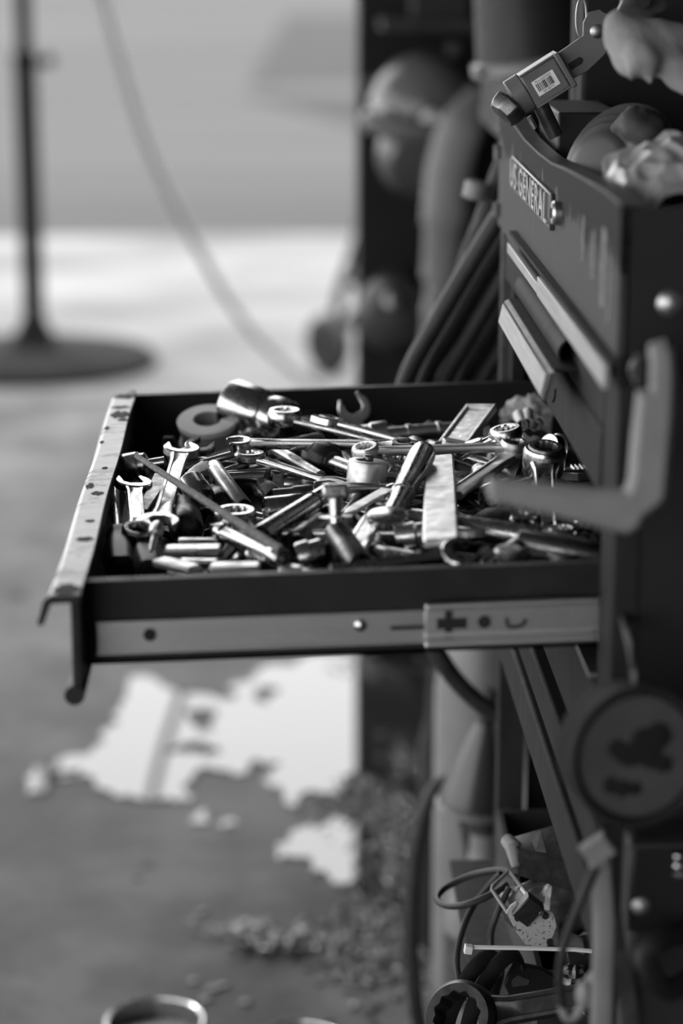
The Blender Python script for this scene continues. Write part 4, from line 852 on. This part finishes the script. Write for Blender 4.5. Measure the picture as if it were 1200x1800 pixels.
pl_ = MB(); plate(pl_, [(-0.0312,1.5900,0.5154), (-0.0282,1.5900,0.5196), (-0.0235,1.5900,0.5223), (-0.0142,1.5900,0.5100), (-0.0056,1.5900,0.5169), (0.0040,1.5900,0.5145), (0.0058,1.5900,0.5107), (0.0068,1.5900,0.5050), (0.0043,1.5900,0.4994), (0.0018,1.5900,0.4947), (-0.0028,1.5900,0.4896), (-0.0081,1.5900,0.4892), (-0.0133,1.5900,0.4926), (-0.0168,1.5900,0.4926), (-0.0249,1.5900,0.5027)], .002, .0004)
ctr = V((-0.0119,1.5900,0.5043))
for p in pl_.v: p.y += (p.z-ctr.z)*.45
po_ = part('plate', pl_, M_['spotted'], br)
for q in ((-0.0229,1.5895,0.5113), (-0.0017,1.5895,0.5124), (0.0013,1.5895,0.4945)):
    q = V(q); q.y += (q.z-ctr.z)*.45; part('hole', MB().cyl(q + V((0, .0005, 0)), q + V((0, -.0016, .0)), .0026, n=16), M_['hole'], po_)
part('wire_frame', MB().tube([(-0.0292,1.6000,0.5113), (-0.0401,1.6200,0.5227), (-0.0388,1.6250,0.5233), (-0.0254,1.6400,0.5284), (-0.0238,1.6380,0.5283), (-0.0164,1.6200,0.5233)], .0016, 8), M_['hook'], br)
part('bright_bar', MB().tube([(-0.0164,1.6200,0.5228), (-0.0050,1.5880,0.5164)], .0021, 10), M_['bright'], br, 'bright bare side bar')
part('block', MB().box((-.008, -.006, -.010), (.008, .006, .010), Matrix.Rotation(.7, 3, 'Y'), (-0.0152,1.5940,0.5176)), M_['black_oxide'], br, bev=.001)
tz = root('cable_tie', 'white plastic cable tie lying straight across the junk', 'cable tie', (-0.0626,1.5600,0.5015))
part('tail', MB().tube([(-0.0600,1.5600,0.5029), (-0.0304,1.5580,0.5029), (0.0164,1.5560,0.5018), (0.0291,1.5550,0.5007)], (.0019, .0007), 8, flat=(0, -.6, 1)), M_['white_plastic'], tz)
part('head', MB().box((-.0032, -.003, -.003), (.0032, .003, .0035), Matrix.Rotation(.15, 3, 'Y'), (-0.0630,1.5600,0.5011)), M_['white_plastic'], tz, bev=.0007)
wrench('giant black ring spanner with toothed ring at the very bottom of the shelf', (-0.0705,1.5200,0.4652), (0.0423,1.5000,0.4955), .0275, 'ring', .012, None, .021, .009, 'black_oxide', up=(0, -.75, .62), tt=.022)
for k, (lb, dx) in enumerate((('black drive belt bent in an arc through the giant ring, the outer one', 0), ('black drive belt bent in an arc through the giant ring, the inner one', .0165))):
    pts = [V(p) + V((dx, .004*k, -.001*k)) for p in ((-0.0821,1.5300,0.4487), (-0.0769,1.5400,0.4620), (-0.0665,1.5550,0.4752), (-0.0559,1.5650,0.4855), (-0.0464,1.5750,0.4876), (-0.0376,1.5850,0.4807), (-0.0340,1.6000,0.4643), (-0.0379,1.6100,0.4402), (-0.0414,1.6150,0.4110))]
    solo('drive_belt', lb, 'belt', MB().tube(smooth_path(pts), (.0062, .002), 8, flat=(.35, -.6, .75)), M_['rubber'], 'drive belts on the shelf')
cp = MB(); plate(cp, [(-0.0254,1.6000,0.4714), (-0.0033,1.6000,0.4663), (0.0123,1.6000,0.4564), (0.0147,1.6000,0.4478), (-0.0095,1.6000,0.4462), (-0.0270,1.6000,0.4427), (-0.0316,1.6000,0.4523)], .006, .001)
cpr = root('cast_plate', 'dark cast plate with oblong window lying behind the giant spanner', 'plate', (-0.0116,1.6000,0.4424))
part('plate', cp, M_['cabinet_side'], cpr)
part('window', plate(MB(), [(-0.0259,1.5970,0.4566), (-0.0211,1.5970,0.4613), (-0.0123,1.5970,0.4574), (-0.0131,1.5970,0.4535), (-0.0253,1.5970,0.4518)], .002, 0), M_['cabinet_edge'], cpr)
solo('foil_scrap', 'crumpled dark foil scrap between the cast plate and the webbing strap', 'foil', lump(MB(), V((0.0182,1.5700,0.4693)), .013, (1, .7, 1), 90, .007, n=24, m=14), M_['dark_steel'], ang=15)
tg = MB(); plate(tg, [(0.0125,1.6000,0.4832), (0.0159,1.6000,0.4898), (0.0193,1.6000,0.4921), (0.0286,1.6000,0.4891), (0.0301,1.6000,0.4810), (0.0289,1.6000,0.4791)], .002, .0004)
for p in tg.v: p.y += (p.z-V((0.0204,1.6000,0.4850)).z)*.9
solo('scribbled_tag', 'pale worn tag lying right of the spotted bracket', 'tag', tg, mat('tag_paper', .12, .2, rough=.6, scale=150, contrast=.3))
solo('dark_jar', 'dark glossy jar lying behind the worn tag', 'jar', MB().lathe([(0, .014), (.002, .017), (.03, .017), (.034, .012), (.045, .012)], (0.0176,1.6250,0.4586), (1, .1, .15), n=24), M_['dark_plastic'])
solo('screw_bit', 'tiny bright wire clipping at the foot of the pale strap', 'wire', MB().tube([(0.0203,1.5600,0.4517), (0.0253,1.5550,0.4490), (0.0262,1.5550,0.4475)], .0012, 6), M_['chrome'])
cabl = MB().tube(smooth_path([(-0.0154,1.6800,0.5068), (-0.0248,1.7000,0.5031), (-0.0459,1.7200,0.4906), (-0.0677,1.7200,0.4798), (-0.0761,1.7000,0.4789), (-0.0698,1.6800,0.4820), (-0.0557,1.6600,0.4919), (-0.0341,1.6600,0.5013), (-0.0233,1.6700,0.5040)]), .0028, 8)
cabl.tube(smooth_path([(-0.0258,1.6900,0.5050), (-0.0428,1.7000,0.4785), (-0.0554,1.6800,0.4654), (-0.0628,1.6600,0.4478), (-0.0629,1.6400,0.4379), (-0.0595,1.6300,0.4232)]), .0026, 8).tube(smooth_path([(-0.0221,1.6600,0.5060), (-0.0331,1.6500,0.4864), (-0.0372,1.6500,0.4669), (-0.0351,1.6400,0.4423)]), .0026, 8)
solo('black_cable', 'black cable coiled in a loose loop left of the spotted bracket', 'cable', cabl, M_['rubber'])

# ---------------------------------------------------------------- bottles, funnel and hoses beyond the cabinet
jg = lambda x, y, h, r: MB().lathe([(0, r*.9), (.006, r), (h*.68, r), (h*.80, r*.8), (h*.88, r*.42), (h*.93, r*.36), (h, r*.36)], (x, y, 0), (0, 0, 1), n=36)
M_['jug'] = mat('milky_plastic', .2, .16, rough=.4, scale=12)
j1 = root('oil_jug', 'pale tall plastic jug standing behind the upturned funnel', 'jug', (.032, 2.50, 0))
part('body', jg(.032, 2.50, .56, .052), M_['jug'], j1); part('cap', MB().lathe([(0, .022), (.02, .022), (.022, .018)], (.032, 2.50, .555), (0,0,1), n=24, mod=lambda k, a: 1+.03*math.cos(14*a)), M_['dark_plastic'], j1)
j2 = root('oil_jug', 'shorter pale plastic jug standing below the upturned funnel', 'jug', (.014, 2.24, 0))
part('body', jg(.014, 2.24, .315, .040), M_['jug'], j2); part('label', MB().lathe([(.12, .0404), (.20, .0404)], (.014, 2.24, 0), (0,0,1), n=36, caps=(False, False)), M_['cabinet_edge'], j2, 'grey label band')
part('cap', MB().lathe([(0, .018), (.016, .018)], (.014, 2.24, .312), (0,0,1), n=24), M_['dark_plastic'], j2)
fn = root('funnel', 'dark upturned funnel with pale rim standing on the shorter jug', 'funnel', (-0.0013,2.2200,0.3380))
f0, f1 = V((-0.0038,2.2200,0.3457)), V((0.0168,2.2200,0.4762)); fl2 = (f1-f0).length
M_['smoky'] = mat('smoky_plastic', .06, .045, rough=.3, scale=14)
part('cone', MB().lathe([(0, .033), (.018, .0315), (fl2*.72, .0095)], f0, f1-f0, n=36), M_['smoky'], fn)
part('rim', MB().lathe([(-.003, .0345), (-.001, .0362), (.003, .0362), (.005, .0335)], f0, f1-f0, n=36, caps=(False, False)), M_['hook'], fn, 'pale rolled rim')
part('spout', MB().lathe([(fl2*.70, .0098), (fl2*.74, .0088), (fl2, .0072), (fl2, .004)], f0, f1-f0, n=20), M_['rubber'], fn)
# coiled air hoses on the far cabinet side
hs = root('hose_coil', 'coil of thick black hoses hanging on the far side of the cabinet', 'hose', (.07, 2.07, .75))
outer = [V(p) for p in ((0.0138,2.0500,1.0096), (-0.0219,2.0600,0.9466), (-0.0545,2.0600,0.8890), (-0.0817,2.0700,0.8324), (-0.0951,2.0700,0.7610), (-0.0881,2.0700,0.6725), (-0.0555,2.0600,0.5795), (-0.0212,2.0600,0.5288), (0.0219,2.0600,0.5029), (0.0833,2.0700,0.5172), (0.1194,2.0800,0.6454), (0.1127,2.0800,0.8659), (0.0652,2.0700,1.0097), (0.0377,2.0600,1.0263))]
inner = [V(p) for p in ((0.0738,2.1200,0.9239), (0.0575,2.1200,0.8888), (0.0388,2.1200,0.8535), (0.0158,2.1200,0.8096), (0.0027,2.1200,0.7485), (0.0061,2.1200,0.6749), (0.0174,2.1200,0.6347), (0.0318,2.1200,0.6057), (0.0543,2.1200,0.5939), (0.0820,2.1200,0.6052), (0.1041,2.1300,0.6599), (0.1056,2.1300,0.8014), (0.0905,2.1200,0.9022), (0.0819,2.1200,0.9238))]
for k in range(6):
    t = k/5*.92; pts = []
    for i in range(14):
        u = max(t, .72) if (k and 5 <= i <= 9) else t
        pts.append(outer[i].lerp(inner[i], u) + V((0, .014*(k % 2), 0)))
    sp = smooth_path(pts + [pts[0]], 5)[:-1]
    part('hose', MB().tube(sp, .0088, 12, closed=True), M_['rubber'], hs)
part('hanger', MB().box((.10, 1.998, .99), (.16, 2.10, 1.0)).box((.10, 2.092, 1.0), (.16, 2.10, 1.03)), M_['black_oxide'], hs)
gh = root('grey_hose', 'dull grey hose hanging over the black hose coil beside the cabinet', 'hose', (.02, 2.14, .9))
part('hose', MB().tube(smooth_path([(0.0257,2.1700,1.0493), (0.0147,2.1900,1.0177), (0.0026,2.2000,0.9784), (-0.0065,2.2100,0.9495), (-0.0132,2.2200,0.9286), (-0.0177,2.2300,0.9075)]), .0075, 12), M_['cabinet_edge'], gh)
part('coupling', MB().lathe([(0, .008), (.002, .011), (.016, .011), (.018, .008)], (-0.0089,2.1800,1.0037), (-.2, 0, -1), n=20), M_['hook'], gh, 'pale metal coupling')
part('clip', MB().box((.01, 1.999, 1.03), (.03, 2.18, 1.04)), M_['black_oxide'], gh)
lp_ = MB().tube([(.02+.05*math.cos(t)*.55, 2.33, .30+.085*math.sin(t)) for t in [2*math.pi*i/32 for i in range(32)]], .010, 12, closed=True)
tr = root('rubber_loop', 'black rubber hose loop leaning beside the shorter jug', 'hose', (-.02, 2.34, 0))
part('loop', MB().tube([(-.022+.036*math.cos(t), 2.30+.02*math.sin(t), .172+.163*math.sin(t)) for t in [2*math.pi*i/40 for i in range(40)]], .0085, 12, closed=True), M_['rubber'], tr)
bb_ = root('black_bottle', 'slim black bottle standing on the wet floor left of the jugs', 'bottle', (-.012, 2.62, 0))
part('body', MB().lathe([(0, .016), (.005, .018), (.27, .018), (.31, .009), (.36, .008)], (-.012, 2.62, 0), (0,0,1), n=24), M_['rubber'], bb_)
# things on the dark back wall
hm = root('grey_shell', 'rounded glossy grey shell hanging on the dark back wall', 'shell', (0.0415,3.6900,0.9363))
hc = V((0.0409,3.6800,0.9371)); M_['shell'] = mat('glossy_shell', .12, .09, rough=.22, scale=10)
part('dome', MB().lathe([(0, .087), (.03, .083), (.055, .066), (.072, .040), (.080, .004)], hc + V((0, .05, .01)), (0, -1, .12), n=40), M_['shell'], hm)
part('brow', MB().tube([hc + V((.093*math.cos(a), -.02-.03*math.sin(a), -.012+.008*math.cos(2*a))) for a in [math.pi*i/16 for i in range(17)]], (.012, .018), 12), M_['shell'], hm)
part('chin', MB().lathe([(0, .070), (.03, .066), (.05, .050), (.06, .004)], hc + V((-.005, .03, -.062)), (0, -1, -.35), n=36), M_['smoky'], hm)
for dx, dz in ((-.066, .002), (.008, -.006), (.070, .004)): part('buckle_or_glint', MB().lathe([(0, .016), (.012, .015), (.016, .009), (.0165, .001)], hc + V((dx, -.035 if abs(dx) < .02 else -.010, dz)), (0, -1, .9), n=20), M_['white_plastic'], hm, 'pale round bead added as a glint')  # pale knobs stand in for reflected glints on the shell
h2 = root('dark_shell', 'darker round shell hanging low on the back wall', 'shell', (0.0066,3.6800,0.6102)); hc = V((0.0077,3.7000,0.6067))
part('dome', MB().lathe([(0, .072), (.03, .068), (.055, .050), (.068, .004)], hc + V((0, .06, 0)), (0, -1, .15), n=36), M_['rubber'], h2)
part('knob', MB().lathe([(0, .013), (.010, .012), (.014, .006), (.0145, .001)], hc + V((-.018, -.012, .03)), (0, -1, .6), n=20), M_['zinc'], h2, 'pale round bead added as the highlight')  # zinc bead added as the highlight on this dome
sl = root('grey_sleeve', 'long pale grey sleeve hanging down in front of the dark wall', 'sleeve', (0.0575,3.6000,0.5497))
part('sleeve', MB().tube(smooth_path([(0.1317,3.6300,0.9678), (0.0981,3.6000,0.9349), (0.0766,3.6000,0.8685), (0.0685,3.6000,0.7879), (0.0663,3.6200,0.7124), (0.0615,3.6300,0.6372), (0.0555,3.6600,0.5191)]), [(.030, .014)]*8+[(.036, .016)]*18+[(.030, .014)]*10+[(.022, .01)]*13, 16, flat=(0, -1, 0)), M_['hook'], sl)
part('cuff', MB().ball((0.0575,3.6250,0.6334), .02, 14, 9, (1.1, .7, 1)), M_['hook'], sl)
sf = root('wall_shelf', 'dark board shelf reaching out behind the cabinet', 'shelf', (.7, 2.75, 1.0))
part('board', MB().box((.06, 2.6, 1.0), (1.4, 2.9, 1.02)), M_['black_oxide'], sf); part('post', MB().box((.30, 2.70, 0), (.34, 2.74, 1.0)), M_['black_oxide'], sf)
bk_ = root('upturned_bucket', 'dark upturned bucket with pale rim on the shelf behind the cabinet', 'bucket', (.125, 2.70, 1.02)); tl = V((-.12, 0, 1))
part('body', MB().lathe([(0, .062), (.03, .060), (.25, .046), (.25, .01)], (.098, 2.70, 1.075), tl, n=40), M_['rubber'], bk_)
part('rim', MB().lathe([(-.004, .064), (0, .068), (.010, .068), (.014, .062)], (.098, 2.70, 1.075), tl, n=40), M_['hook'], bk_, 'pale rim')
part('base', MB().lathe([(0, .060), (.062, .056)], (.104, 2.70, 1.02), tl, n=32), M_['black_oxide'], bk_)
part('handle', MB().tube([V((.098, 2.70, 1.085)) + V((-.066+.01*math.sin(t), -.06*math.cos(t)*.4-.02, -.004-.012*math.sin(t))) for t in [math.pi*i/12 for i in range(13)]], .004, 8), M_['zinc'], bk_)
for k, (px0, w, z0, h, lb) in enumerate(((.02, .09, 1.09, .05, 'small dark carton high on the back wall ledge, left one'), (.14, .10, 1.09, .06, 'small dark carton high on the back wall ledge, right one'))):
    solo('ledge_carton', lb, 'carton', MB().box((px0, 3.66, z0), (px0+w, 3.74, z0+h)), M_['cabinet_side'], bev=.003)
solo('wall_ledge', 'thin dark ledge fixed high on the back wall', 'ledge', MB().box((-.03, 3.62, 1.075), (.6, 3.78, 1.09)), M_['black_oxide'])
for k, (px, q, lb) in enumerate(((0, (-0.0422,3.7650,0.9806), 'pale hook knob on the back wall left of the grey shell'), (1, (0.0920,3.7650,1.0351), 'pale hook knob on the back wall above the grey shell'))):
    solo('wall_hook', lb, 'hook', MB().lathe([(0, .006), (.03, .006), (.034, .012), (.044, .011), (.047, .003)], V(q)+V((0,.014,0)), (0, -1, .1), n=16), M_['cabinet_edge'])
# hand truck beyond the wall end
ht = root('hand_truck', 'dark hand truck with fat wheel parked beyond the end of the dark wall', 'hand truck', (-.02, 6.35, 0))
part('tyre', MB().lathe([(-.03, .05), (-.03, .074), (-.018, .085), (.018, .085), (.03, .074), (.03, .05)], (-.045, 6.3, .085), (1, .6, 0), n=32), M_['rubber'], ht)
part('hub', MB().lathe([(-.032, .02), (-.03, .05), (.03, .05), (.032, .02)], (-.045, 6.3, .085), (1, .6, 0), n=24), M_['cabinet'], ht)
part('frame', MB().tube(smooth_path([(-.03, 6.32, .09), (-.01, 6.36, .22), (.05, 6.40, .40), (.12, 6.42, .8)]), .016, 10).tube(smooth_path([(-.03, 6.32, .09), (.03, 6.4, .14), (.14, 6.42, .2)]), .022, 10).tube([(.0, 6.36, .25), (.2, 6.42, .25)], .012, 8), M_['pole'], ht)
# stand with heavy round foot on the apron
ps = root('post_stand', 'black post on a heavy round foot standing on the bright floor', 'stand', (-.884, 6.46, 0))
part('foot', MB().lathe([(0, .345), (.012, .352), (.03, .34), (.05, .24), (.058, .10), (.06, .07)], (-.884, 6.46, 0), (0,0,1), n=56), M_['pole'], ps)
part('neck', MB().lathe([(.055, .075), (.09, .055), (.14, .030), (.16, .026)], (-.884, 6.46, 0), (0,0,1), n=28), M_['pole'], ps)
part('lower_tube', MB().cyl((-.884, 6.46, .15), (-.884, 6.46, .86), .031, n=20), M_['pole'], ps)
part('upper_tube', MB().cyl((-.884, 6.46, .86), (-.884, 6.46, 2.3), .022, n=20), M_['pole'], ps)
cz = part('collar', MB().lathe([(0, .030), (.005, .034), (.05, .034), (.055, .024)], (-.884, 6.46, .83), (0,0,1), n=24), M_['pole'], ps)
part('wing_screw', MB().tube([(-.884, 6.46, .855), (-.82, 6.43, .855)], .008, 8).ball((-.815, 6.428, .86), .018, 10, 7), M_['pole'], cz)
# cable sagging from the ceiling to the floor
pts = [(-0.5922,5.0000,1.2617), (-0.5623,5.0500,1.0717), (-0.5285,5.1000,0.9233), (-0.4874,5.2000,0.7587), (-0.4364,5.3000,0.6183), (-0.3772,5.4500,0.4708), (-0.2995,5.6000,0.3073), (-0.2014,5.7500,0.1636), (-0.0828,5.8500,0.0532)]
pts = [V(p) for p in pts] + [V((0.0325,5.7475,0.0060)), V((0.1924,5.5085,0.0060))]; pts[0] = V((pts[1].x-.12, 4.65, 2.99)) if False else pts[0]
top = pts[0] + (pts[0]-pts[1]).normalized()*1.2; top = V((top.x-.05, 4.62, 2.995))
solo('hanging_cable', 'thin grey cable sagging in a long curve over the bright floor', 'cable', MB().tube(smooth_path([top] + pts), .0115, 8), mat('grey_cable', .36, .3, rough=.6))
# two tins at the very bottom, on the floor
for lb, c, r, k in (('open tin with dark perforated insert at the bottom edge of the view', (-0.3352,2.1925,0.1200), .052, 0), ('second tin, nearer the puddles, with bright bare rim at the bottom edge', (-0.1827,2.1413,0.1200), .046, 1)):
    c = V(c); tn = root('open_tin', lb, 'tin', (c.x, c.y, 0)); h = c.z
    part('can', MB().lathe([(0, r*.96), (.004, r*.98), (h-.012, r*.98), (h-.008, r*1.01), (h-.004, r*.99), (h-.001, r*1.02), (h, r*1.0), (h, r*.95), (h-.03, r*.94)], (c.x, c.y, 0), (0,0,1), n=48, caps=(True, False)), M_['steel'], tn)
    part('rim_bead', MB().tube([(c.x+r*1.0*math.cos(t), c.y+r*1.0*math.sin(t), h) for t in [2*math.pi*i/48 for i in range(48)]], .0016, 8, closed=True), M_['chrome'], tn)
    ins = part('insert', MB().lathe([(h-.022, .001), (h-.022, r*.94)], (c.x, c.y, 0), (0,0,1), n=40, caps=(False, False)) if k else MB().lathe([(h-.018, .001), (h-.018, r*.94)], (c.x, c.y, 0), (0,0,1), n=40, caps=(False, False)), M_['black_oxide'] if not k else M_['zinc'], tn)
    if not k:
        for i in range(-6, 7):
            for j in range(-6, 7):
                x, y = i*.0072+(j % 2)*.0036, j*.0068
                if x*x+y*y < (r*.86)**2: part('stud', MB().lathe([(0, .0021), (.0014, .0018), (.0018, .0003)], (c.x+x, c.y+y, h-.018), (0,0,1), n=8), M_['steel'], ins)
# wet gravel and the glossy scraps on the floor
gv = MB(); rg = random.Random(3)
ga = [V((-0.0582,3.7333,0.0000)), V((0.0078,3.7158,0.0000)), V((-0.0307,3.7325,0.0000)), V((-0.0035,3.2783,0.0000)), V((-0.0774,3.0735,0.0000)), V((-0.0155,3.0077,0.0000)), V((-0.0482,2.8496,0.0000)), V((-0.0209,2.7929,0.0000)), V((-0.1103,2.6229,-0.0000)), V((-0.0495,2.6878,-0.0000)), V((-0.0236,2.6366,-0.0000)), V((-0.0846,2.5582,0.0000)), V((0.0006,2.9457,0.0000))]
wt = [.04, .04, .04, .03, .055, .05, .04, .045, .05, .06, .05, .05, .05]
def pebble(mb, c, s):
    M3 = Matrix.Rotation(rg.uniform(0, 6.3), 3, 'Z') @ Matrix.Rotation(rg.uniform(-.4, .4), 3, 'X')
    mb.ball(c, s, 7, 5, (rg.uniform(.8, 1.3), rg.uniform(.7, 1.1), rg.uniform(.45, .8)), M3)
for i in range(2400):
    k = rg.randrange(len(ga)); c = ga[k]; s = wt[k]*1.05
    x, y = rg.gauss(c.x, s*.62), rg.gauss(c.y, s*1.3); z = .001
    if y > 3.76 or x > .30: continue
    pebble(gv, V((x, y, .0015)), rg.uniform(.002, .0065))
solo('gravel', 'wet dark gravel and dirt strewn along the foot of the hoses and puddles', 'gravel', gv, M_['wet_gravel'], kind='stuff', ang=30)
sc_ = MB(); cc = V((-0.2173,2.6295,-0.0000))
for i in range(130):
    x, y = rg.gauss(0, .033), rg.gauss(0, .026); M3 = Matrix.Rotation(rg.uniform(0, 6.3), 3, 'Z') @ Matrix.Rotation(rg.uniform(-.5, .5), 3, 'X')
    sc_.ball(cc + V((x - y*.4, y, .004+rg.uniform(0, .012))), rg.uniform(.003, .0075), 9, 6, (1.5, .8, .3), M3)
for q in ((-0.2822,2.5023,0.0020), (-0.2707,2.5094,0.0020), (-0.2903,2.4743,0.0020), (-0.3067,2.5226,0.0020), (-0.2429,2.4655,0.0020)): sc_.ball(V(q), .006, 9, 6, (1.3, 1, .3))
solo('leaf_litter', 'small heap of glossy wet scraps on the bare floor below the puddles', 'litter', sc_, M_['wet_gravel'], kind='stuff', ang=30)
for q, r, lb in (((-0.3810,2.8739,0.0006), .007, 'small round oil spot on bare floor, upper of two'), ((-0.3902,2.8308,0.0006), .006, 'small round oil spot on bare floor, lower of two'), ((-0.6915,4.1484,0.0006), .022, 'dark oil spot on the floor left of the drawer front')):
    solo('oil_spot', lb, 'stain', MB().cyl(V(q)-V((0,0,.0006)), V(q), r, n=18), M_['dark_ground'])
# ---------------------------------------------------------------- labels for the buried tools: each named by its neighbour
marks = [('the tape spool', (-0.2597,1.8506,0.8352)), ('the big stepped socket', (-0.2310,1.8846,0.8461)), ('the knurled spinner', (-0.3186,1.7083,0.8374)), ('the two-jawed wrench', (-0.2821,1.6311,0.8445)), ('the short chrome socket', (-0.2610,1.6168,0.8392)),
    ('the long bright tube', (-0.1920,1.5314,0.8472)), ('the plug socket', (-0.2068,1.6678,0.8348)), ('the drum head ratchet', (-0.1368,1.6344,0.8489)), ('the chrome ratchet handle', (-0.1077,1.5891,0.8598)), ('the upright driver', (-0.1630,1.4960,0.8481)), ('the broad flat bar', (-0.0910,1.5178,0.8583)),
    ('the engraved bar', (-0.0521,1.7451,0.8614)), ('the parts bag', (0.0054,1.8526,0.8372)), ('the deep ring ratchet wrench', (-0.0070,1.6223,0.8628)), ('the long breaker bar', (-0.0569,1.4553,0.8513)), ('the grey hook tip', (-0.0493,1.5677,0.8475)), ('the rusty rod', (-0.2505,1.5414,0.8535)), ('the fat extension bar', (-0.2234,1.4718,0.8413)),
    ('the black screwdriver handles', (-0.3017,1.4764,0.8279)), ('the far drawer wall', (-0.1315,2.0074,0.8191)), ('the slim ring wrench', (-0.0619,1.6606,0.8611)), ('the white plastic clip', (-0.2613,1.6333,0.8552))]
used = set(); words = {'wrench': 'wrench', 'socket': 'socket'}
for o in [o for o in COL.objects if o.get('label', '').find('half buried') >= 0]:
    p = o.matrix_world.translation; base = o['label'].split(' half buried')[0]; done = False
    for nm, q in sorted(marks, key=lambda m: (V(m[1]).xy-p.xy).length):
        d = p.xy - V(q).xy; rel = ('right of ' if d.x > 0 else 'left of ') if abs(d.x) > abs(d.y) else ('behind ' if d.y > 0 else 'in front of ')
        lb = base + ' half buried ' + rel + nm
        if lb not in used: used.add(lb); o['label'] = lb; break
